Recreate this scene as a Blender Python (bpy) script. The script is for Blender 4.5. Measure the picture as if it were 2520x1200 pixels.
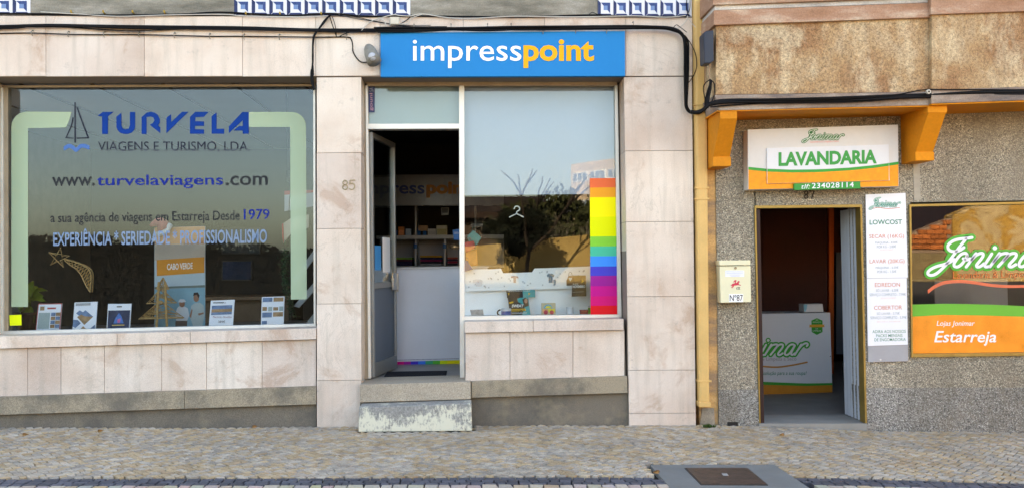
import bpy, bmesh, math, random
from mathutils import Vector, Matrix
R = math.radians
rnd = random.Random(7)
scene = bpy.context.scene
for o in list(bpy.data.objects):
    bpy.data.objects.remove(o)

# ------------------------------------------------------------------ camera
FPX = 2310.0                      # focal length in photograph pixels (2520 wide)
CAM = Vector((0.0, -8.0, 1.39))
YAW, PITCH, ROLL = R(2.48), R(1.15), R(0.63)
F = Vector((math.sin(YAW)*math.cos(PITCH), math.cos(YAW)*math.cos(PITCH), math.sin(PITCH)))
R0 = Vector((math.cos(YAW), -math.sin(YAW), 0))
U0 = R0.cross(F)
RI = R0*math.cos(ROLL) - U0*math.sin(ROLL)
UP = U0*math.cos(ROLL) + R0*math.sin(ROLL)
cam_d = bpy.data.cameras.new('camera'); cam = bpy.data.objects.new('camera', cam_d)
scene.collection.objects.link(cam); scene.camera = cam
cam.matrix_world = Matrix(((RI.x, UP.x, -F.x, CAM.x), (RI.y, UP.y, -F.y, CAM.y), (RI.z, UP.z, -F.z, CAM.z), (0, 0, 0, 1)))
cam_d.sensor_width = 36; cam_d.lens = FPX/2520*36; cam_d.clip_end = 5000; cam_d.clip_start = 0.05

# ------------------------------------------------------------------ sky, sun, exposure
SUN_EL, SUN_AZ = R(25), R(-16)    # behind the shops, a little to the left
world = bpy.data.worlds.new('World'); scene.world = world; world.use_nodes = True
wn = world.node_tree; wn.nodes.clear()
sky = wn.nodes.new('ShaderNodeTexSky'); sky.sky_type = 'NISHITA'; sky.sun_disc = False
sky.sun_elevation = SUN_EL; sky.sun_rotation = SUN_AZ
sky.air_density = 1.0; sky.dust_density = 2.2; sky.ozone_density = 1.6
bg = wn.nodes.new('ShaderNodeBackground'); bg.inputs['Strength'].default_value = 0.15
wo = wn.nodes.new('ShaderNodeOutputWorld')
wn.links.new(sky.outputs[0], bg.inputs[0]); wn.links.new(bg.outputs[0], wo.inputs[0])
sl = bpy.data.lights.new('sun', 'SUN'); sl.energy = 5.0; sl.angle = R(0.53); sl.color = (1.0, 0.93, 0.82)
sun = bpy.data.objects.new('sun', sl); scene.collection.objects.link(sun)
sdir = Vector((math.sin(SUN_AZ)*math.cos(SUN_EL), math.cos(SUN_AZ)*math.cos(SUN_EL), math.sin(SUN_EL)))
sun.rotation_euler = sdir.to_track_quat('Z', 'Y').to_euler(); sun.location = (0, 0, 30)
vs = scene.view_settings
vs.view_transform = 'Standard'; vs.look = 'None'; vs.gamma = 1.0; vs.use_curve_mapping = False
vs.exposure = 2.85
vs.use_white_balance = True; vs.white_balance_temperature = 8600; vs.white_balance_tint = 14
scene.render.engine = 'CYCLES'
scene.cycles.max_bounces = 8; scene.cycles.transparent_max_bounces = 16
scene.cycles.use_denoising = True
scene.cycles.caustics_reflective = False; scene.cycles.caustics_refractive = False

# ------------------------------------------------------------------ pixel to place
def ray(px, py):
    return F*FPX + RI*(px-1260) - UP*(py-600)
def W(px, py, Y):
    d = ray(px, py); t = (Y-CAM.y)/d.y
    return CAM + d*t
_foot = [W(px, py, -0.02) for px, py in [(-700, 1060), (0, 1052), (400, 1050.5), (777, 1049), (1160, 1047), (1545, 1046), (1710, 1045), (1870, 1048), (2135, 1056), (2520, 1064), (3200, 1082)]]
def zg(x):
    p = _foot
    if x <= p[0].x: a, b = p[0], p[1]
    elif x >= p[-1].x: a, b = p[-2], p[-1]
    else:
        for i in range(len(p)-1):
            if p[i].x <= x <= p[i+1].x: a, b = p[i], p[i+1]; break
    return a.z + (b.z-a.z)*(x-a.x)/(b.x-a.x)
def G(px, py):
    d = ray(px, py); z = 0.0
    for _ in range(12):
        t = (z-CAM.z)/d.z; p = CAM + d*t; z = zg(p.x)
    return p

# ------------------------------------------------------------------ object helpers
COL = scene.collection
def link(o, parent=None):
    COL.objects.link(o)
    if parent is not None:
        o.parent = parent
        o.matrix_parent_inverse = Matrix.Translation(-wloc(parent))
    return o
def wloc(o):
    return Vector(o['_w']) if '_w' in o else Vector((0, 0, 0))
EMPTIES = []
def thing(name, label, cat, loc=(0, 0, 0), group=None):
    o = bpy.data.objects.new(name, None); o.empty_display_size = 0.1
    o.location = loc; o['_w'] = tuple(loc); EMPTIES.append(o)
    o['label'] = label; o['category'] = cat
    if group: o['group'] = group
    COL.objects.link(o); return o
def tag(o, label, cat, group=None, kind=None):
    o['label'] = label; o['category'] = cat
    if group: o['group'] = group
    if kind: o['kind'] = kind
    return o
def structure(o, label=None):
    o['kind'] = 'structure'
    if label: o['label'] = label
    return o
class MB:
    def __init__(s): s.v = []; s.f = []; s.m = []
    def add(s, vs_, fs_, mi=0):
        n = len(s.v); s.v += [tuple(v) for v in vs_]
        s.f += [tuple(n+i for i in f) for f in fs_]; s.m += [mi]*len(fs_); return s
    def prism(s, pts, yf, yb, mi=0):            # pixel outline on plane yf, pushed back to yb
        a = [W(x, y, yf) for x, y in pts]; n = len(a)
        b = [Vector((p.x, yb, p.z)) for p in a]
        return s.add(a+b, [tuple(range(n)), tuple(range(2*n-1, n-1, -1))]+[(i, i+n, (i+1) % n+n, (i+1) % n) for i in range(n)], mi)
    def rect(s, x0, y0, x1, y1, yf, yb, mi=0):
        return s.prism([(x0, y0), (x1, y0), (x1, y1), (x0, y1)], yf, yb, mi)
    def flat(s, pts, Y, mi=0):
        return s.add([W(x, y, Y) for x, y in pts], [tuple(range(len(pts)))], mi)
    def box(s, a, b, mi=0):
        x0, y0, z0 = a; x1, y1, z1 = b
        return s.add([(x0, y0, z0), (x1, y0, z0), (x1, y1, z0), (x0, y1, z0), (x0, y0, z1), (x1, y0, z1), (x1, y1, z1), (x0, y1, z1)],
                     [(0, 3, 2, 1), (4, 5, 6, 7), (0, 1, 5, 4), (1, 2, 6, 5), (2, 3, 7, 6), (3, 0, 4, 7)], mi)
    def tube(s, pts, r, n=6, mi=0, r1=None):
        pts = [Vector(p) for p in pts]; k = len(pts); vv = []; ref = None
        for i, p in enumerate(pts):
            t = (pts[min(i+1, k-1)]-pts[max(i-1, 0)]).normalized()
            if ref is None:
                ref = Vector((0, 1, 0)) if abs(t.y) < .9 else Vector((1, 0, 0))
            u = (ref - t*ref.dot(t)).normalized(); w = t.cross(u); ref = u
            rr = r if r1 is None else r+(r1-r)*i/(k-1)
            if callable(r): rr = r(i/(k-1))
            vv += [p+(u*math.cos(2*math.pi*j/n)+w*math.sin(2*math.pi*j/n))*rr for j in range(n)]
        ff = [(i*n+j, i*n+(j+1) % n, (i+1)*n+(j+1) % n, (i+1)*n+j) for i in range(k-1) for j in range(n)]
        ff += [tuple(range(n))[::-1], tuple(range((k-1)*n, k*n))]
        return s.add(vv, ff, mi)
    def stroke(s, pts, w, Y, t=0.0012, mi=0, w1=None):   # flat rounded pen stroke drawn on plane Y
        k = len(pts); vv = []; n = 6
        prof = [(1, 0), (.6, 1), (-.6, 1), (-1, 0), (-.6, -1), (.6, -1)]
        P = []
        for i in range(k):
            a, b = pts[max(i-1, 0)], pts[min(i+1, k-1)]
            dx, dy = b[0]-a[0], b[1]-a[1]; L = math.hypot(dx, dy) or 1
            P.append((pts[i][0], pts[i][1], dx/L, dy/L))
        seq = []
        x, y, dx, dy = P[0]; seq += [(x-dx*w*.5, y-dy*w*.5, dx, dy, .15), (x-dx*w*.3, y-dy*w*.3, dx, dy, .8)]
        seq += [(x, y, dx, dy, 1) for x, y, dx, dy in P]
        x, y, dx, dy = P[-1]; seq += [(x+dx*w*.3, y+dy*w*.3, dx, dy, .8), (x+dx*w*.5, y+dy*w*.5, dx, dy, .15)]
        for x, y, dx, dy, sc in seq:
            for a, b in prof:
                q = W(x-dy*a*w*.5*sc, y+dx*a*w*.5*sc, Y); vv.append((q.x, q.y-b*t, q.z))
        k = len(seq)
        ff = [(i*n+j, i*n+(j+1) % n, (i+1)*n+(j+1) % n, (i+1)*n+j) for i in range(k-1) for j in range(n)]
        ff += [tuple(range(n))[::-1], tuple(range((k-1)*n, k*n))]
        return s.add(vv, ff, mi)
    def ball(s, c, r, n=10, m=6, mi=0, sc=(1, 1, 1)):
        c = Vector(c); vv = []
        for i in range(m+1):
            th = math.pi*i/m
            for j in range(n):
                ph = 2*math.pi*j/n
                vv.append(c+Vector((r*sc[0]*math.sin(th)*math.cos(ph), r*sc[1]*math.sin(th)*math.sin(ph), r*sc[2]*math.cos(th))))
        return s.add(vv, [(i*n+j, i*n+(j+1) % n, (i+1)*n+(j+1) % n, (i+1)*n+j) for i in range(m) for j in range(n)], mi)
    def lathe(s, c, prof, n=20, mi=0):           # profile of (radius, z) about a vertical axis
        c = Vector(c); k = len(prof)
        vv = [c+Vector((r*math.cos(2*math.pi*j/n), r*math.sin(2*math.pi*j/n), z)) for r, z in prof for j in range(n)]
        ff = [(i*n+j, i*n+(j+1) % n, (i+1)*n+(j+1) % n, (i+1)*n+j) for i in range(k-1) for j in range(n)]
        return s.add(vv, ff, mi)
    def build(s, name, mats, parent=None, smooth=False, fix=True, bevel=0):
        me = bpy.data.meshes.new(name); me.from_pydata(s.v, [], s.f)
        if not isinstance(mats, (list, tuple)): mats = [mats]
        for m in mats: me.materials.append(m)
        if len(mats) > 1: me.polygons.foreach_set('material_index', s.m)
        if fix:
            bm = bmesh.new(); bm.from_mesh(me); bmesh.ops.recalc_face_normals(bm, faces=bm.faces)
            if bevel: bmesh.ops.bevel(bm, geom=list(bm.edges), offset=bevel, segments=2, affect='EDGES', profile=.6)
            bm.to_mesh(me); bm.free()
        if smooth:
            me.polygons.foreach_set('use_smooth', [True]*len(me.polygons))
        o = bpy.data.objects.new(name, me)
        return link(o, parent)
def PR(name, pts, yf, yb, mat, parent=None, bevel=0):
    return MB().prism(pts, yf, yb).build(name, mat, parent, bevel=bevel)
def RC(name, x0, y0, x1, y1, yf, yb, mat, parent=None, bevel=0):
    return MB().rect(x0, y0, x1, y1, yf, yb).build(name, mat, parent, bevel=bevel)
def smooth_path(pts, n=8, closed=False):
    pts = [tuple(p) for p in pts]; out = []; k = len(pts); D = len(pts[0])
    for i in range(k-1):
        p0, p1, p2, p3 = pts[max(i-1, 0)], pts[i], pts[i+1], pts[min(i+2, k-1)]
        for j in range(n):
            t = j/n
            out.append(tuple(.5*(2*p1[d]+(p2[d]-p0[d])*t+(2*p0[d]-5*p1[d]+4*p2[d]-p3[d])*t*t+(-p0[d]+3*p1[d]-3*p2[d]+p3[d])*t**3) for d in range(D)))
    return out+[pts[-1]]
_dg = None
def text_geo(body, bold=0.0, shear=0.0, space=1.0):
    c = bpy.data.curves.new('t', 'FONT'); c.body = body; c.offset = bold; c.shear = shear; c.space_character = space; c.resolution_u = 3
    o = bpy.data.objects.new('t', c); COL.objects.link(o)
    bpy.context.view_layer.update(); dg = bpy.context.evaluated_depsgraph_get()
    me = bpy.data.meshes.new_from_object(o.evaluated_get(dg))
    vv = [(v.co.x, v.co.y) for v in me.vertices]; ff = [tuple(p.vertices) for p in me.polygons]
    bpy.data.objects.remove(o); bpy.data.curves.remove(c); bpy.data.meshes.remove(me)
    return vv, ff
def text(body, x0, y0, x1, y1, Y, mat, parent, rise=0.0, bold=0.0, shear=0.0, space=1.0, name='lettering', rot=False, thick=0):
    vv, ff = text_geo(body, bold, shear, space)
    a0 = min(v[0] for v in vv); a1 = max(v[0] for v in vv); b0 = min(v[1] for v in vv); b1 = max(v[1] for v in vv)
    m = MB(); pts = []
    for vx, vy in vv:
        u, w = (vx-a0)/(a1-a0), (vy-b0)/(b1-b0)
        if rot: pts.append(W(x0+(1-w)*(x1-x0), y1-u*(y1-y0), Y))
        else: pts.append(W(x0+u*(x1-x0), y1-w*(y1-y0)-rise*u, Y))
    m.add(pts, ff)
    return m.build(name, mat, parent, fix=False)

# ------------------------------------------------------------------ materials
class N:
    def __init__(s, name):
        s.m = bpy.data.materials.new(name); s.m.use_nodes = True; s.t = s.m.node_tree
        s.b = s.t.nodes['Principled BSDF']; s.tc = s.n('ShaderNodeTexCoord')
    def n(s, typ, **kw):
        x = s.t.nodes.new(typ)
        for k, v in kw.items(): setattr(x, k, v)
        return x
    def l(s, a, b): s.t.links.new(a, b)
    def noise(s, scale, detail=4, rough=.55, stretch=None, off=0, dist=0):
        x = s.n('ShaderNodeTexNoise'); x.inputs['Scale'].default_value = scale; x.inputs['Detail'].default_value = detail
        x.inputs['Roughness'].default_value = rough; x.inputs['Distortion'].default_value = dist
        mp = s.n('ShaderNodeMapping'); s.l(s.tc.outputs['Object'], mp.inputs[0])
        if stretch: mp.inputs['Scale'].default_value = stretch
        mp.inputs['Location'].default_value = (off, off*.7, off*1.3)
        s.l(mp.outputs[0], x.inputs['Vector']); return x.outputs['Fac']
    def voro(s, scale, out='Color', feat='F1'):
        x = s.n('ShaderNodeTexVoronoi'); x.inputs['Scale'].default_value = scale; x.feature = feat
        s.l(s.tc.outputs['Object'], x.inputs['Vector']); return x.outputs[out]
    def ramp(s, fac, stops, interp='LINEAR'):
        x = s.n('ShaderNodeValToRGB'); cr = x.color_ramp; cr.interpolation = interp
        while len(cr.elements) < len(stops): cr.elements.new(.5)
        for e, (p, c) in zip(cr.elements, stops):
            e.position = p; e.color = (c, c, c, 1) if not isinstance(c, (tuple, list)) else (*c, 1)
        s.l(fac, x.inputs[0]); return x.outputs[0]
    def mix(s, fac, a, b, mode='MIX'):
        x = s.n('ShaderNodeMix', data_type='RGBA', blend_type=mode)
        for sock, v in ((x.inputs[0], fac), (x.inputs[6], a), (x.inputs[7], b)):
            if isinstance(v, (int, float)): sock.default_value = v if sock == x.inputs[0] else (v, v, v, 1)
            elif isinstance(v, tuple): sock.default_value = (*v, 1)
            else: s.l(v, sock)
        return x.outputs[2]
    def math(s, op, a, b=0.0):
        x = s.n('ShaderNodeMath', operation=op)
        for sock, v in ((x.inputs[0], a), (x.inputs[1], b)):
            if isinstance(v, (int, float)): sock.default_value = v
            else: s.l(v, sock)
        return x.outputs[0]
    def bump(s, h, strength=.3, dist=.01):
        x = s.n('ShaderNodeBump'); x.inputs['Strength'].default_value = strength; x.inputs['Distance'].default_value = dist
        s.l(h, x.inputs['Height']); s.l(x.outputs[0], s.b.inputs['Normal'])
    def z(s):
        x = s.n('ShaderNodeSeparateXYZ'); s.l(s.tc.outputs['Object'], x.inputs[0]); return x.outputs[2]
    def orand(s):
        return s.n('ShaderNodeObjectInfo').outputs['Random']
    def out(s, col, rough=.7, metal=0, spec=None):
        if isinstance(col, tuple): s.b.inputs['Base Color'].default_value = (*col, 1)
        else: s.l(col, s.b.inputs['Base Color'])
        if isinstance(rough, (int, float)): s.b.inputs['Roughness'].default_value = rough
        else: s.l(rough, s.b.inputs['Roughness'])
        s.b.inputs['Metallic'].default_value = metal
        if spec is not None: s.b.inputs['Specular IOR Level'].default_value = spec
        return s.m
def hexc(r, g, b):
    f = lambda c: (c/255/12.92 if c/255 < .04045 else ((c/255+.055)/1.055)**2.4)
    return (f(r), f(g), f(b))
_mc = {}
def S(col, rough=.6, var=.12, scale=6, bump=0, metal=0, name=None, spec=.22):   # plain paint, print, plastic, metal with slight unevenness
    key = (col, rough, var, scale, bump, metal, spec)
    if key in _mc: return _mc[key]
    a = N(name or 'paint')
    n1 = a.noise(scale, 5); n2 = a.noise(scale*14, 3, off=3)
    f = a.math('ADD', a.math('MULTIPLY', n1, .7), a.math('MULTIPLY', n2, .3))
    lo = tuple(max(0, c*(1-var)) for c in col); hi = tuple(min(1, c*(1+var)) for c in col)
    c = a.ramp(f, [(.3, lo), (.7, hi)])
    if bump: a.bump(n2, bump, .004)
    _mc[key] = a.out(c, a.ramp(n1, [(.3, max(0, rough-.08)), (.7, min(1, rough+.08))]), metal, spec); return _mc[key]

def stone_mat():
    a = N('pink_limestone')
    base = a.ramp(a.noise(1.3, 6, .6), [(.3, (.55, .425, .345)), (.5, (.67, .565, .485)), (.72, (.75, .67, .595))])
    patch = a.ramp(a.noise(2.1, 8, .65, off=11, dist=.6), [(.555, 0.), (.635, .6)])
    c = a.mix(patch, base, (.46, .30, .21))
    streak = a.ramp(a.noise(4, 4, .6, stretch=(3.2, 3.2, .25), off=4), [(.5, 0.), (.7, .38)])
    c = a.mix(streak, c, (.40, .35, .29))
    mould = a.ramp(a.noise(7, 9, .75, off=31), [(.60, 0.), (.70, .5)])
    c = a.mix(mould, c, (.26, .24, .22))
    rg = a.math('ABSOLUTE', a.math('SUBTRACT', a.noise(1.7, 6, .6, off=41, dist=.8), .5))
    vein = a.math('MULTIPLY', a.ramp(rg, [(.0015, .3), (.005, 0.)]), a.ramp(a.noise(1.1, 2, off=55), [(.5, 0.), (.62, 1.)]))
    c = a.mix(vein, c, (.30, .24, .19))
    g = a.ramp(a.noise(160, 3, .6), [(.25, .76), (.75, 1.14)])
    c = a.mix(1.0, c, g, 'MULTIPLY')
    r = a.ramp(a.orand(), [(0, (.90, .88, .88)), (.5, (1.0, .99, .97)), (1, (1.05, 1.05, 1.05))])
    c = a.mix(1.0, c, r, 'MULTIPLY')
    a.bump(a.noise(90, 5, .6), .25, .003)
    return a.out(c, .55)
def granite_mat(name, lo, hi, dirt=.5):
    a = N(name)
    c = a.ramp(a.noise(150, 2, .7), [(.3, tuple(x*.6 for x in lo)), (.5, lo), (.68, hi)])
    d = a.ramp(a.noise(2.6, 7, .65, off=8), [(.44, 0.), (.6, min(.9, dirt*1.5))])
    c = a.mix(d, c, (.10, .09, .075))
    d2 = a.ramp(a.noise(3.7, 6, .65, off=21), [(.55, 0.), (.75, .35)])
    c = a.mix(d2, c, (.46, .36, .22))
    a.bump(a.noise(120, 4), .35, .004)
    return a.out(c, .8)
def grit_mat(name, stops, tone):
    a = N(name)
    v = a.voro(115); x = a.n('ShaderNodeSeparateColor'); a.l(v, x.inputs[0])
    c = a.ramp(x.outputs[0], stops, 'CONSTANT')
    v2 = a.voro(115, 'Distance'); c = a.mix(a.ramp(v2, [(.35, 0.), (.6, .8)]), c, (.2, .19, .17))
    d = a.ramp(a.noise(1.1, 6, .6, off=5), [(.35, (.80, .78, .74)), (.7, (1.08, 1.07, 1.05))])
    c = a.mix(1.0, c, d, 'MULTIPLY'); c = a.mix(1.0, c, tone, 'MULTIPLY')
    k = a.ramp(a.noise(2.2, 5, .6, stretch=(2.2, 2.2, .3), off=12), [(.48, 0.), (.68, .45)]); c = a.mix(k, c, (.16, .135, .10))
    k = a.ramp(a.noise(.9, 7, .65, off=27), [(.52, 0.), (.64, .5)]); c = a.mix(k, c, (.24, .20, .15))
    a.bump(v2, .8, .008)
    return a.out(c, .8)
def balcony_mat():
    a = N('weathered_plaster')
    c = a.ramp(a.noise(1.5, 8, .62, off=2, dist=.4), [(.32, (.40, .29, .18)), (.46, (.37, .23, .115)), (.56, (.27, .135, .06)), (.68, (.44, .335, .215))])
    pale = a.ramp(a.noise(2.7, 7, .6, off=17, stretch=(1.4, 1.4, .7)), [(.52, 0.), (.64, .75)])
    c = a.mix(pale, c, (.57, .45, .29))
    st = a.ramp(a.noise(3, 5, .6, stretch=(3, 3, .3), off=9), [(.55, 0.), (.72, .5)])
    c = a.mix(st, c, (.33, .24, .15))
    g = a.ramp(a.noise(110, 4, .75), [(.32, .40), (.47, .95), (.68, 1.35)])
    c = a.mix(1.0, c, g, 'MULTIPLY')
    c = a.mix(1.0, c, a.ramp(a.noise(42, 4, .7, off=5), [(.36, .62), (.5, 1.), (.66, 1.25)]), 'MULTIPLY')
    a.bump(a.noise(110, 4, .7), .6, .006)
    return a.out(c, .85)
def moulding_mat(name, c1, c2, c3):
    a = N(name)
    c = a.ramp(a.noise(3.2, 7, .65, stretch=(.6, 1, 2.2), off=6), [(.36, c1), (.52, c2), (.66, c3)])
    g = a.ramp(a.noise(90, 4, .7), [(.3, .75), (.7, 1.15)])
    c = a.mix(1.0, c, g, 'MULTIPLY'); a.bump(a.noise(60, 5), .4, .004)
    return a.out(c, .8)
def peeling_mat():
    a = N('flaking_paint')
    f = a.math('ADD', a.math('MULTIPLY', a.noise(5.5, 9, .72, stretch=(1, 1, 1.1), off=3), .62), a.math('MULTIPLY', a.noise(38, 6, .75, stretch=(1.6, 1.6, .5)), .38))
    f = a.math('ADD', f, a.math('MULTIPLY', a.math('SUBTRACT', a.z(), .10), .55))
    k = a.ramp(f, [(.49, 0.), (.55, 1.)])
    c = a.mix(k, (.62, .60, .48), a.ramp(a.noise(60, 5, .7), [(.3, (.14, .14, .13)), (.7, (.36, .35, .33))]))
    a.bump(k, -.5, .006)
    return a.out(c, .75)
def cobble_mat():
    a = N('limestone_setts')
    at = a.n('ShaderNodeAttribute'); at.attribute_name = 'Col'
    g = a.ramp(a.noise(70, 5, .7), [(.3, .78), (.7, 1.18)])
    c = a.mix(1.0, at.outputs['Color'], g, 'MULTIPLY')
    d = a.ramp(a.noise(1.7, 6, .6, off=14), [(.35, (.82, .80, .78)), (.7, (1.08, 1.08, 1.1))])
    c = a.mix(1.0, c, d, 'MULTIPLY')
    a.bump(a.noise(60, 5, .65), .45, .006)
    return a.out(c, .72)
def glass_mat(name='window_glass', tint=(.93, .96, .95), extra=1.0, refl=(1, 1, 1)):
    a = N(name); t = a.t; t.nodes.remove(a.b)
    tr = a.n('ShaderNodeBsdfTransparent'); tr.inputs[0].default_value = (*tint, 1)
    gl = a.n('ShaderNodeBsdfGlossy'); gl.inputs['Roughness'].default_value = 0.0; gl.inputs['Color'].default_value = (*refl, 1)
    # very slight waviness of float glass
    bp = a.n('ShaderNodeBump'); bp.inputs['Strength'].default_value = .02; bp.inputs['Distance'].default_value = .02
    a.l(a.noise(1.2, 1), bp.inputs['Height']); a.l(bp.outputs[0], gl.inputs['Normal'])
    fr = a.n('ShaderNodeFresnel'); fr.inputs['IOR'].default_value = 1.5
    f = a.math('MULTIPLY', fr.outputs[0], extra)
    mx = a.n('ShaderNodeMixShader'); a.l(f, mx.inputs[0]); a.l(tr.outputs[0], mx.inputs[1]); a.l(gl.outputs[0], mx.inputs[2])
    a.l(mx.outputs[0], t.nodes['Material Output'].inputs['Surface']); return a.m
def film_mat(name, col, alpha):
    a = N(name); m = a.out(col, .5); a.b.inputs['Alpha'].default_value = alpha; return m

STONE = stone_mat()
GRAN = granite_mat('tan_granite', (.30, .245, .17), (.42, .355, .265))
GRAN2 = granite_mat('worn_doorsill_granite', (.38, .315, .24), (.48, .41, .32), .12)
GRAN3 = granite_mat('dark_plinth_cement', (.16, .135, .105), (.215, .185, .145), .6)
GRIT = grit_mat('pebble_render', [(0, (.08, .08, .08)), (.14, (.26, .24, .21)), (.36, (.40, .37, .32)), (.62, (.50, .47, .41)), (.86, (.68, .66, .60))], (1.08, 1.02, .92))
GRITB = grit_mat('grey_pebble_render', [(0, (.06, .06, .07)), (.2, (.20, .20, .20)), (.45, (.33, .33, .33)), (.7, (.45, .45, .45)), (.9, (.62, .62, .62))], (1.0, .98, .95))
BALC = balcony_mat()
PINKM = moulding_mat('pink_weathered_moulding', (.30, .15, .085), (.38, .215, .14), (.52, .41, .31))
WHITEM = moulding_mat('white_weathered_moulding', (.34, .32, .31), (.52, .50, .48), (.62, .58, .53))
LEDGE = moulding_mat('stained_ledge', (.14, .11, .10), (.27, .20, .16), (.42, .36, .31))
ROUGHC = moulding_mat('rough_grey_cement', (.13, .12, .095), (.24, .22, .18), (.36, .34, .30))
ORANGE = S((.64, .225, .015), .75, .2, 3, .15, name='orange_wall_paint')
ORANGE2 = S((.62, .38, .17), .7, .22, 4, .15, name='faded_ochre_paint')
PIPE = S((.64, .40, .15), .5, .10, 5, .05, name='ochre_pipe_paint')
PEEL = peeling_mat()
COB = cobble_mat()
GLASS = glass_mat(extra=.75, refl=(.92, .97, 1.0))
GLASS_L = glass_mat('tinted_shop_glass', (.93, .96, .97), .7, (.80, .92, 1.0))
GLASS_R = glass_mat('laundry_glass', (.95, .96, .96), .72)
ALU = S((.50, .48, .44), .38, .12, 9, 0, .75, name='anodised_aluminium')
ALUB = S((.36, .29, .21), .5, .2, 7, 0, .35, name='brown_weathered_aluminium')
ALUL = S((.62, .60, .56), .42, .08, 8, 0, .45, name='pale_aluminium')
GOLD = S((.30, .20, .06), .45, .25, 9, 0, .5, name='gold_anodised_frame')
BLACKC = S((.004, .004, .005), .55, .2, 20, .2, spec=.12, name='black_cable_rubber')
WIREW = S((.50, .47, .42), .6, .15, 20, name='grey_white_cable')
WIREB = S((.33, .22, .14), .6, .15, 20, name='brown_cable')
DARK = S((.02, .018, .017), .7, .1, 5, name='dark_interior')
WHITE = S((.78, .78, .78), .5, .03, 4, name='white_paint')
PAPER = S((.80, .80, .80), .6, .02, 4, name='white_print')
WALLIN = S((.30, .30, .30), .8, .08, 2, name='interior_plaster')
BLACK = S((.015, .015, .018), .5, .1, 6, name='black_print')
GREEN = S(hexc(40, 150, 60), .5, .06, 5, name='green_print')
ORNG = S((.84, .30, .02), .5, .16, 22, name='orange_print')

# ------------------------------------------------------------------ ground, pavement, road
def strip_mesh(name, y0, y1, dz0, dz1, mat, x0=-14, x1=16, step=.5, parent=None):
    m = MB(); n = int((x1-x0)/step); vv = []
    for i in range(n+1):
        x = x0+step*i; z = zg(x); vv += [(x, y0, z+dz0), (x, y1, z+dz1)]
    m.add(vv, [(2*i, 2*i+1, 2*i+3, 2*i+2) for i in range(n)])
    return m.build(name, mat, parent, fix=False)
BED = S((.03, .026, .02), .95, .25, 30, .3, name='sand_joint')
pave = structure(strip_mesh('pavement', -2.72, 0.5, -.03, -.03, BED), 'cobbled limestone pavement in front of the shops')
ASPH = S((.15, .14, .125), .9, .2, 40, .4, name='worn_grey_road')
road = structure(strip_mesh('road', -9.6, -2.6, -.135, -.135, ASPH), 'asphalt road behind the camera')
gm = MB(); gm.add([(-2500, -2500, -1.2), (2500, -2500, -1.2), (2500, 2500, -1.2), (-2500, 2500, -1.2)], [(0, 1, 2, 3)])
structure(gm.build('ground', S((.16, .14, .09), .95, .3, .05, name='dry_earth'), fix=False), 'earth ground reaching to the horizon')
far = structure(strip_mesh('far_pavement', -40, -9.5, -.02, -.02, S((.14, .12, .09), .9, .2, 2, .2, name='far_pavement_stone')), 'pavement on the far side of the street')
# kerb stones
kerb = structure(MB().box((-14, -2.80, -1.1), (16, -2.735, -1.0)).build('kerb', S((.4, .38, .34), .8, name='kerb_base')), 'row of stone kerbs at the edge of the pavement')
KST = granite_mat('kerb_granite', (.36, .34, .31), (.46, .44, .41), .3)
for i in range(30):
    x = -14+i; z = zg(x+.5); m = MB(); m.box((x+.004, -2.88, z-.3), (x+.996, -2.73, z+.002)); m.build('kerb_stone', KST, kerb)
# apron + stripe outlines on the ground
AP = [G(1600, 1143), G(1905, 1143), G(1996, 1203), G(1652, 1203)]
def inside(p, poly, mrg=0):
    n = len(poly); c = None
    for i in range(n):
        a, b = poly[i], poly[(i+1) % n]
        cr = (b.x-a.x)*(p[1]-a.y)-(b.y-a.y)*(p[0]-a.x)
        if cr > -mrg*math.hypot(b.x-a.x, b.y-a.y)*-1 and False: pass
        s_ = cr > 0
        if c is None: c = s_
        elif c != s_: return False
    return True
cx_ = sum(p.x for p in AP)/4; cy_ = sum(p.y for p in AP)/4
APX = [Vector((cx_+(p.x-cx_)*1.05, cy_+(p.y-cy_)*1.06, 0)) for p in AP]
st0 = [G(0, 1177), G(2520, 1189)]; st1 = [G(0, 1194), G(2520, 1206)]
def lerpY(ab, x): return ab[0].y+(ab[1].y-ab[0].y)*(x-ab[0].x)/(ab[1].x-ab[0].x)
from mathutils import noise as mnoise
PALS = [(.47, .34, .20), (.43, .31, .19), (.44, .365, .285), (.38, .33, .27), (.50, .40, .285), (.47, .40, .32), (.35, .30, .245)]
def stone_geo(corners, zt, h=.045, inset=.0035):
    cx = sum(c[0] for c in corners)/len(corners); cy = sum(c[1] for c in corners)/len(corners); n = len(corners)
    lo = []; hi = []
    tx, ty = rnd.uniform(-.03, .03), rnd.uniform(-.03, .03)
    for (x, y) in corners:
        z = zg(x)
        lo.append((x, y, z-h)); 
        k = 1-inset/max(.02, math.hypot(x-cx, y-cy))
        X, Yy = cx+(x-cx)*k, cy+(y-cy)*k
        hi.append((X, Yy, z+zt+(X-cx)*tx+(Yy-cy)*ty))
    md = [(c[0]+(h_[0]-c[0])*.3, c[1]+(h_[1]-c[1])*.3, h_[2]-.003) for c, h_ in zip(corners, hi)]
    v = lo+md+hi
    f = [(2*n+0, 2*n+1, 2*n+2, 2*n+3)]+[(i, (i+1) % n, n+(i+1) % n, n+i) for i in range(n)]+[(n+i, n+(i+1) % n, 2*n+(i+1) % n, 2*n+i) for i in range(n)]
    return v, f
setts = []
s = .051; q = math.sqrt(.5)
def jit(i, j, k): 
    r_ = random.Random(i*7919+j*104729+k*13); return r_.uniform(-1, 1)*.0085
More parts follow.
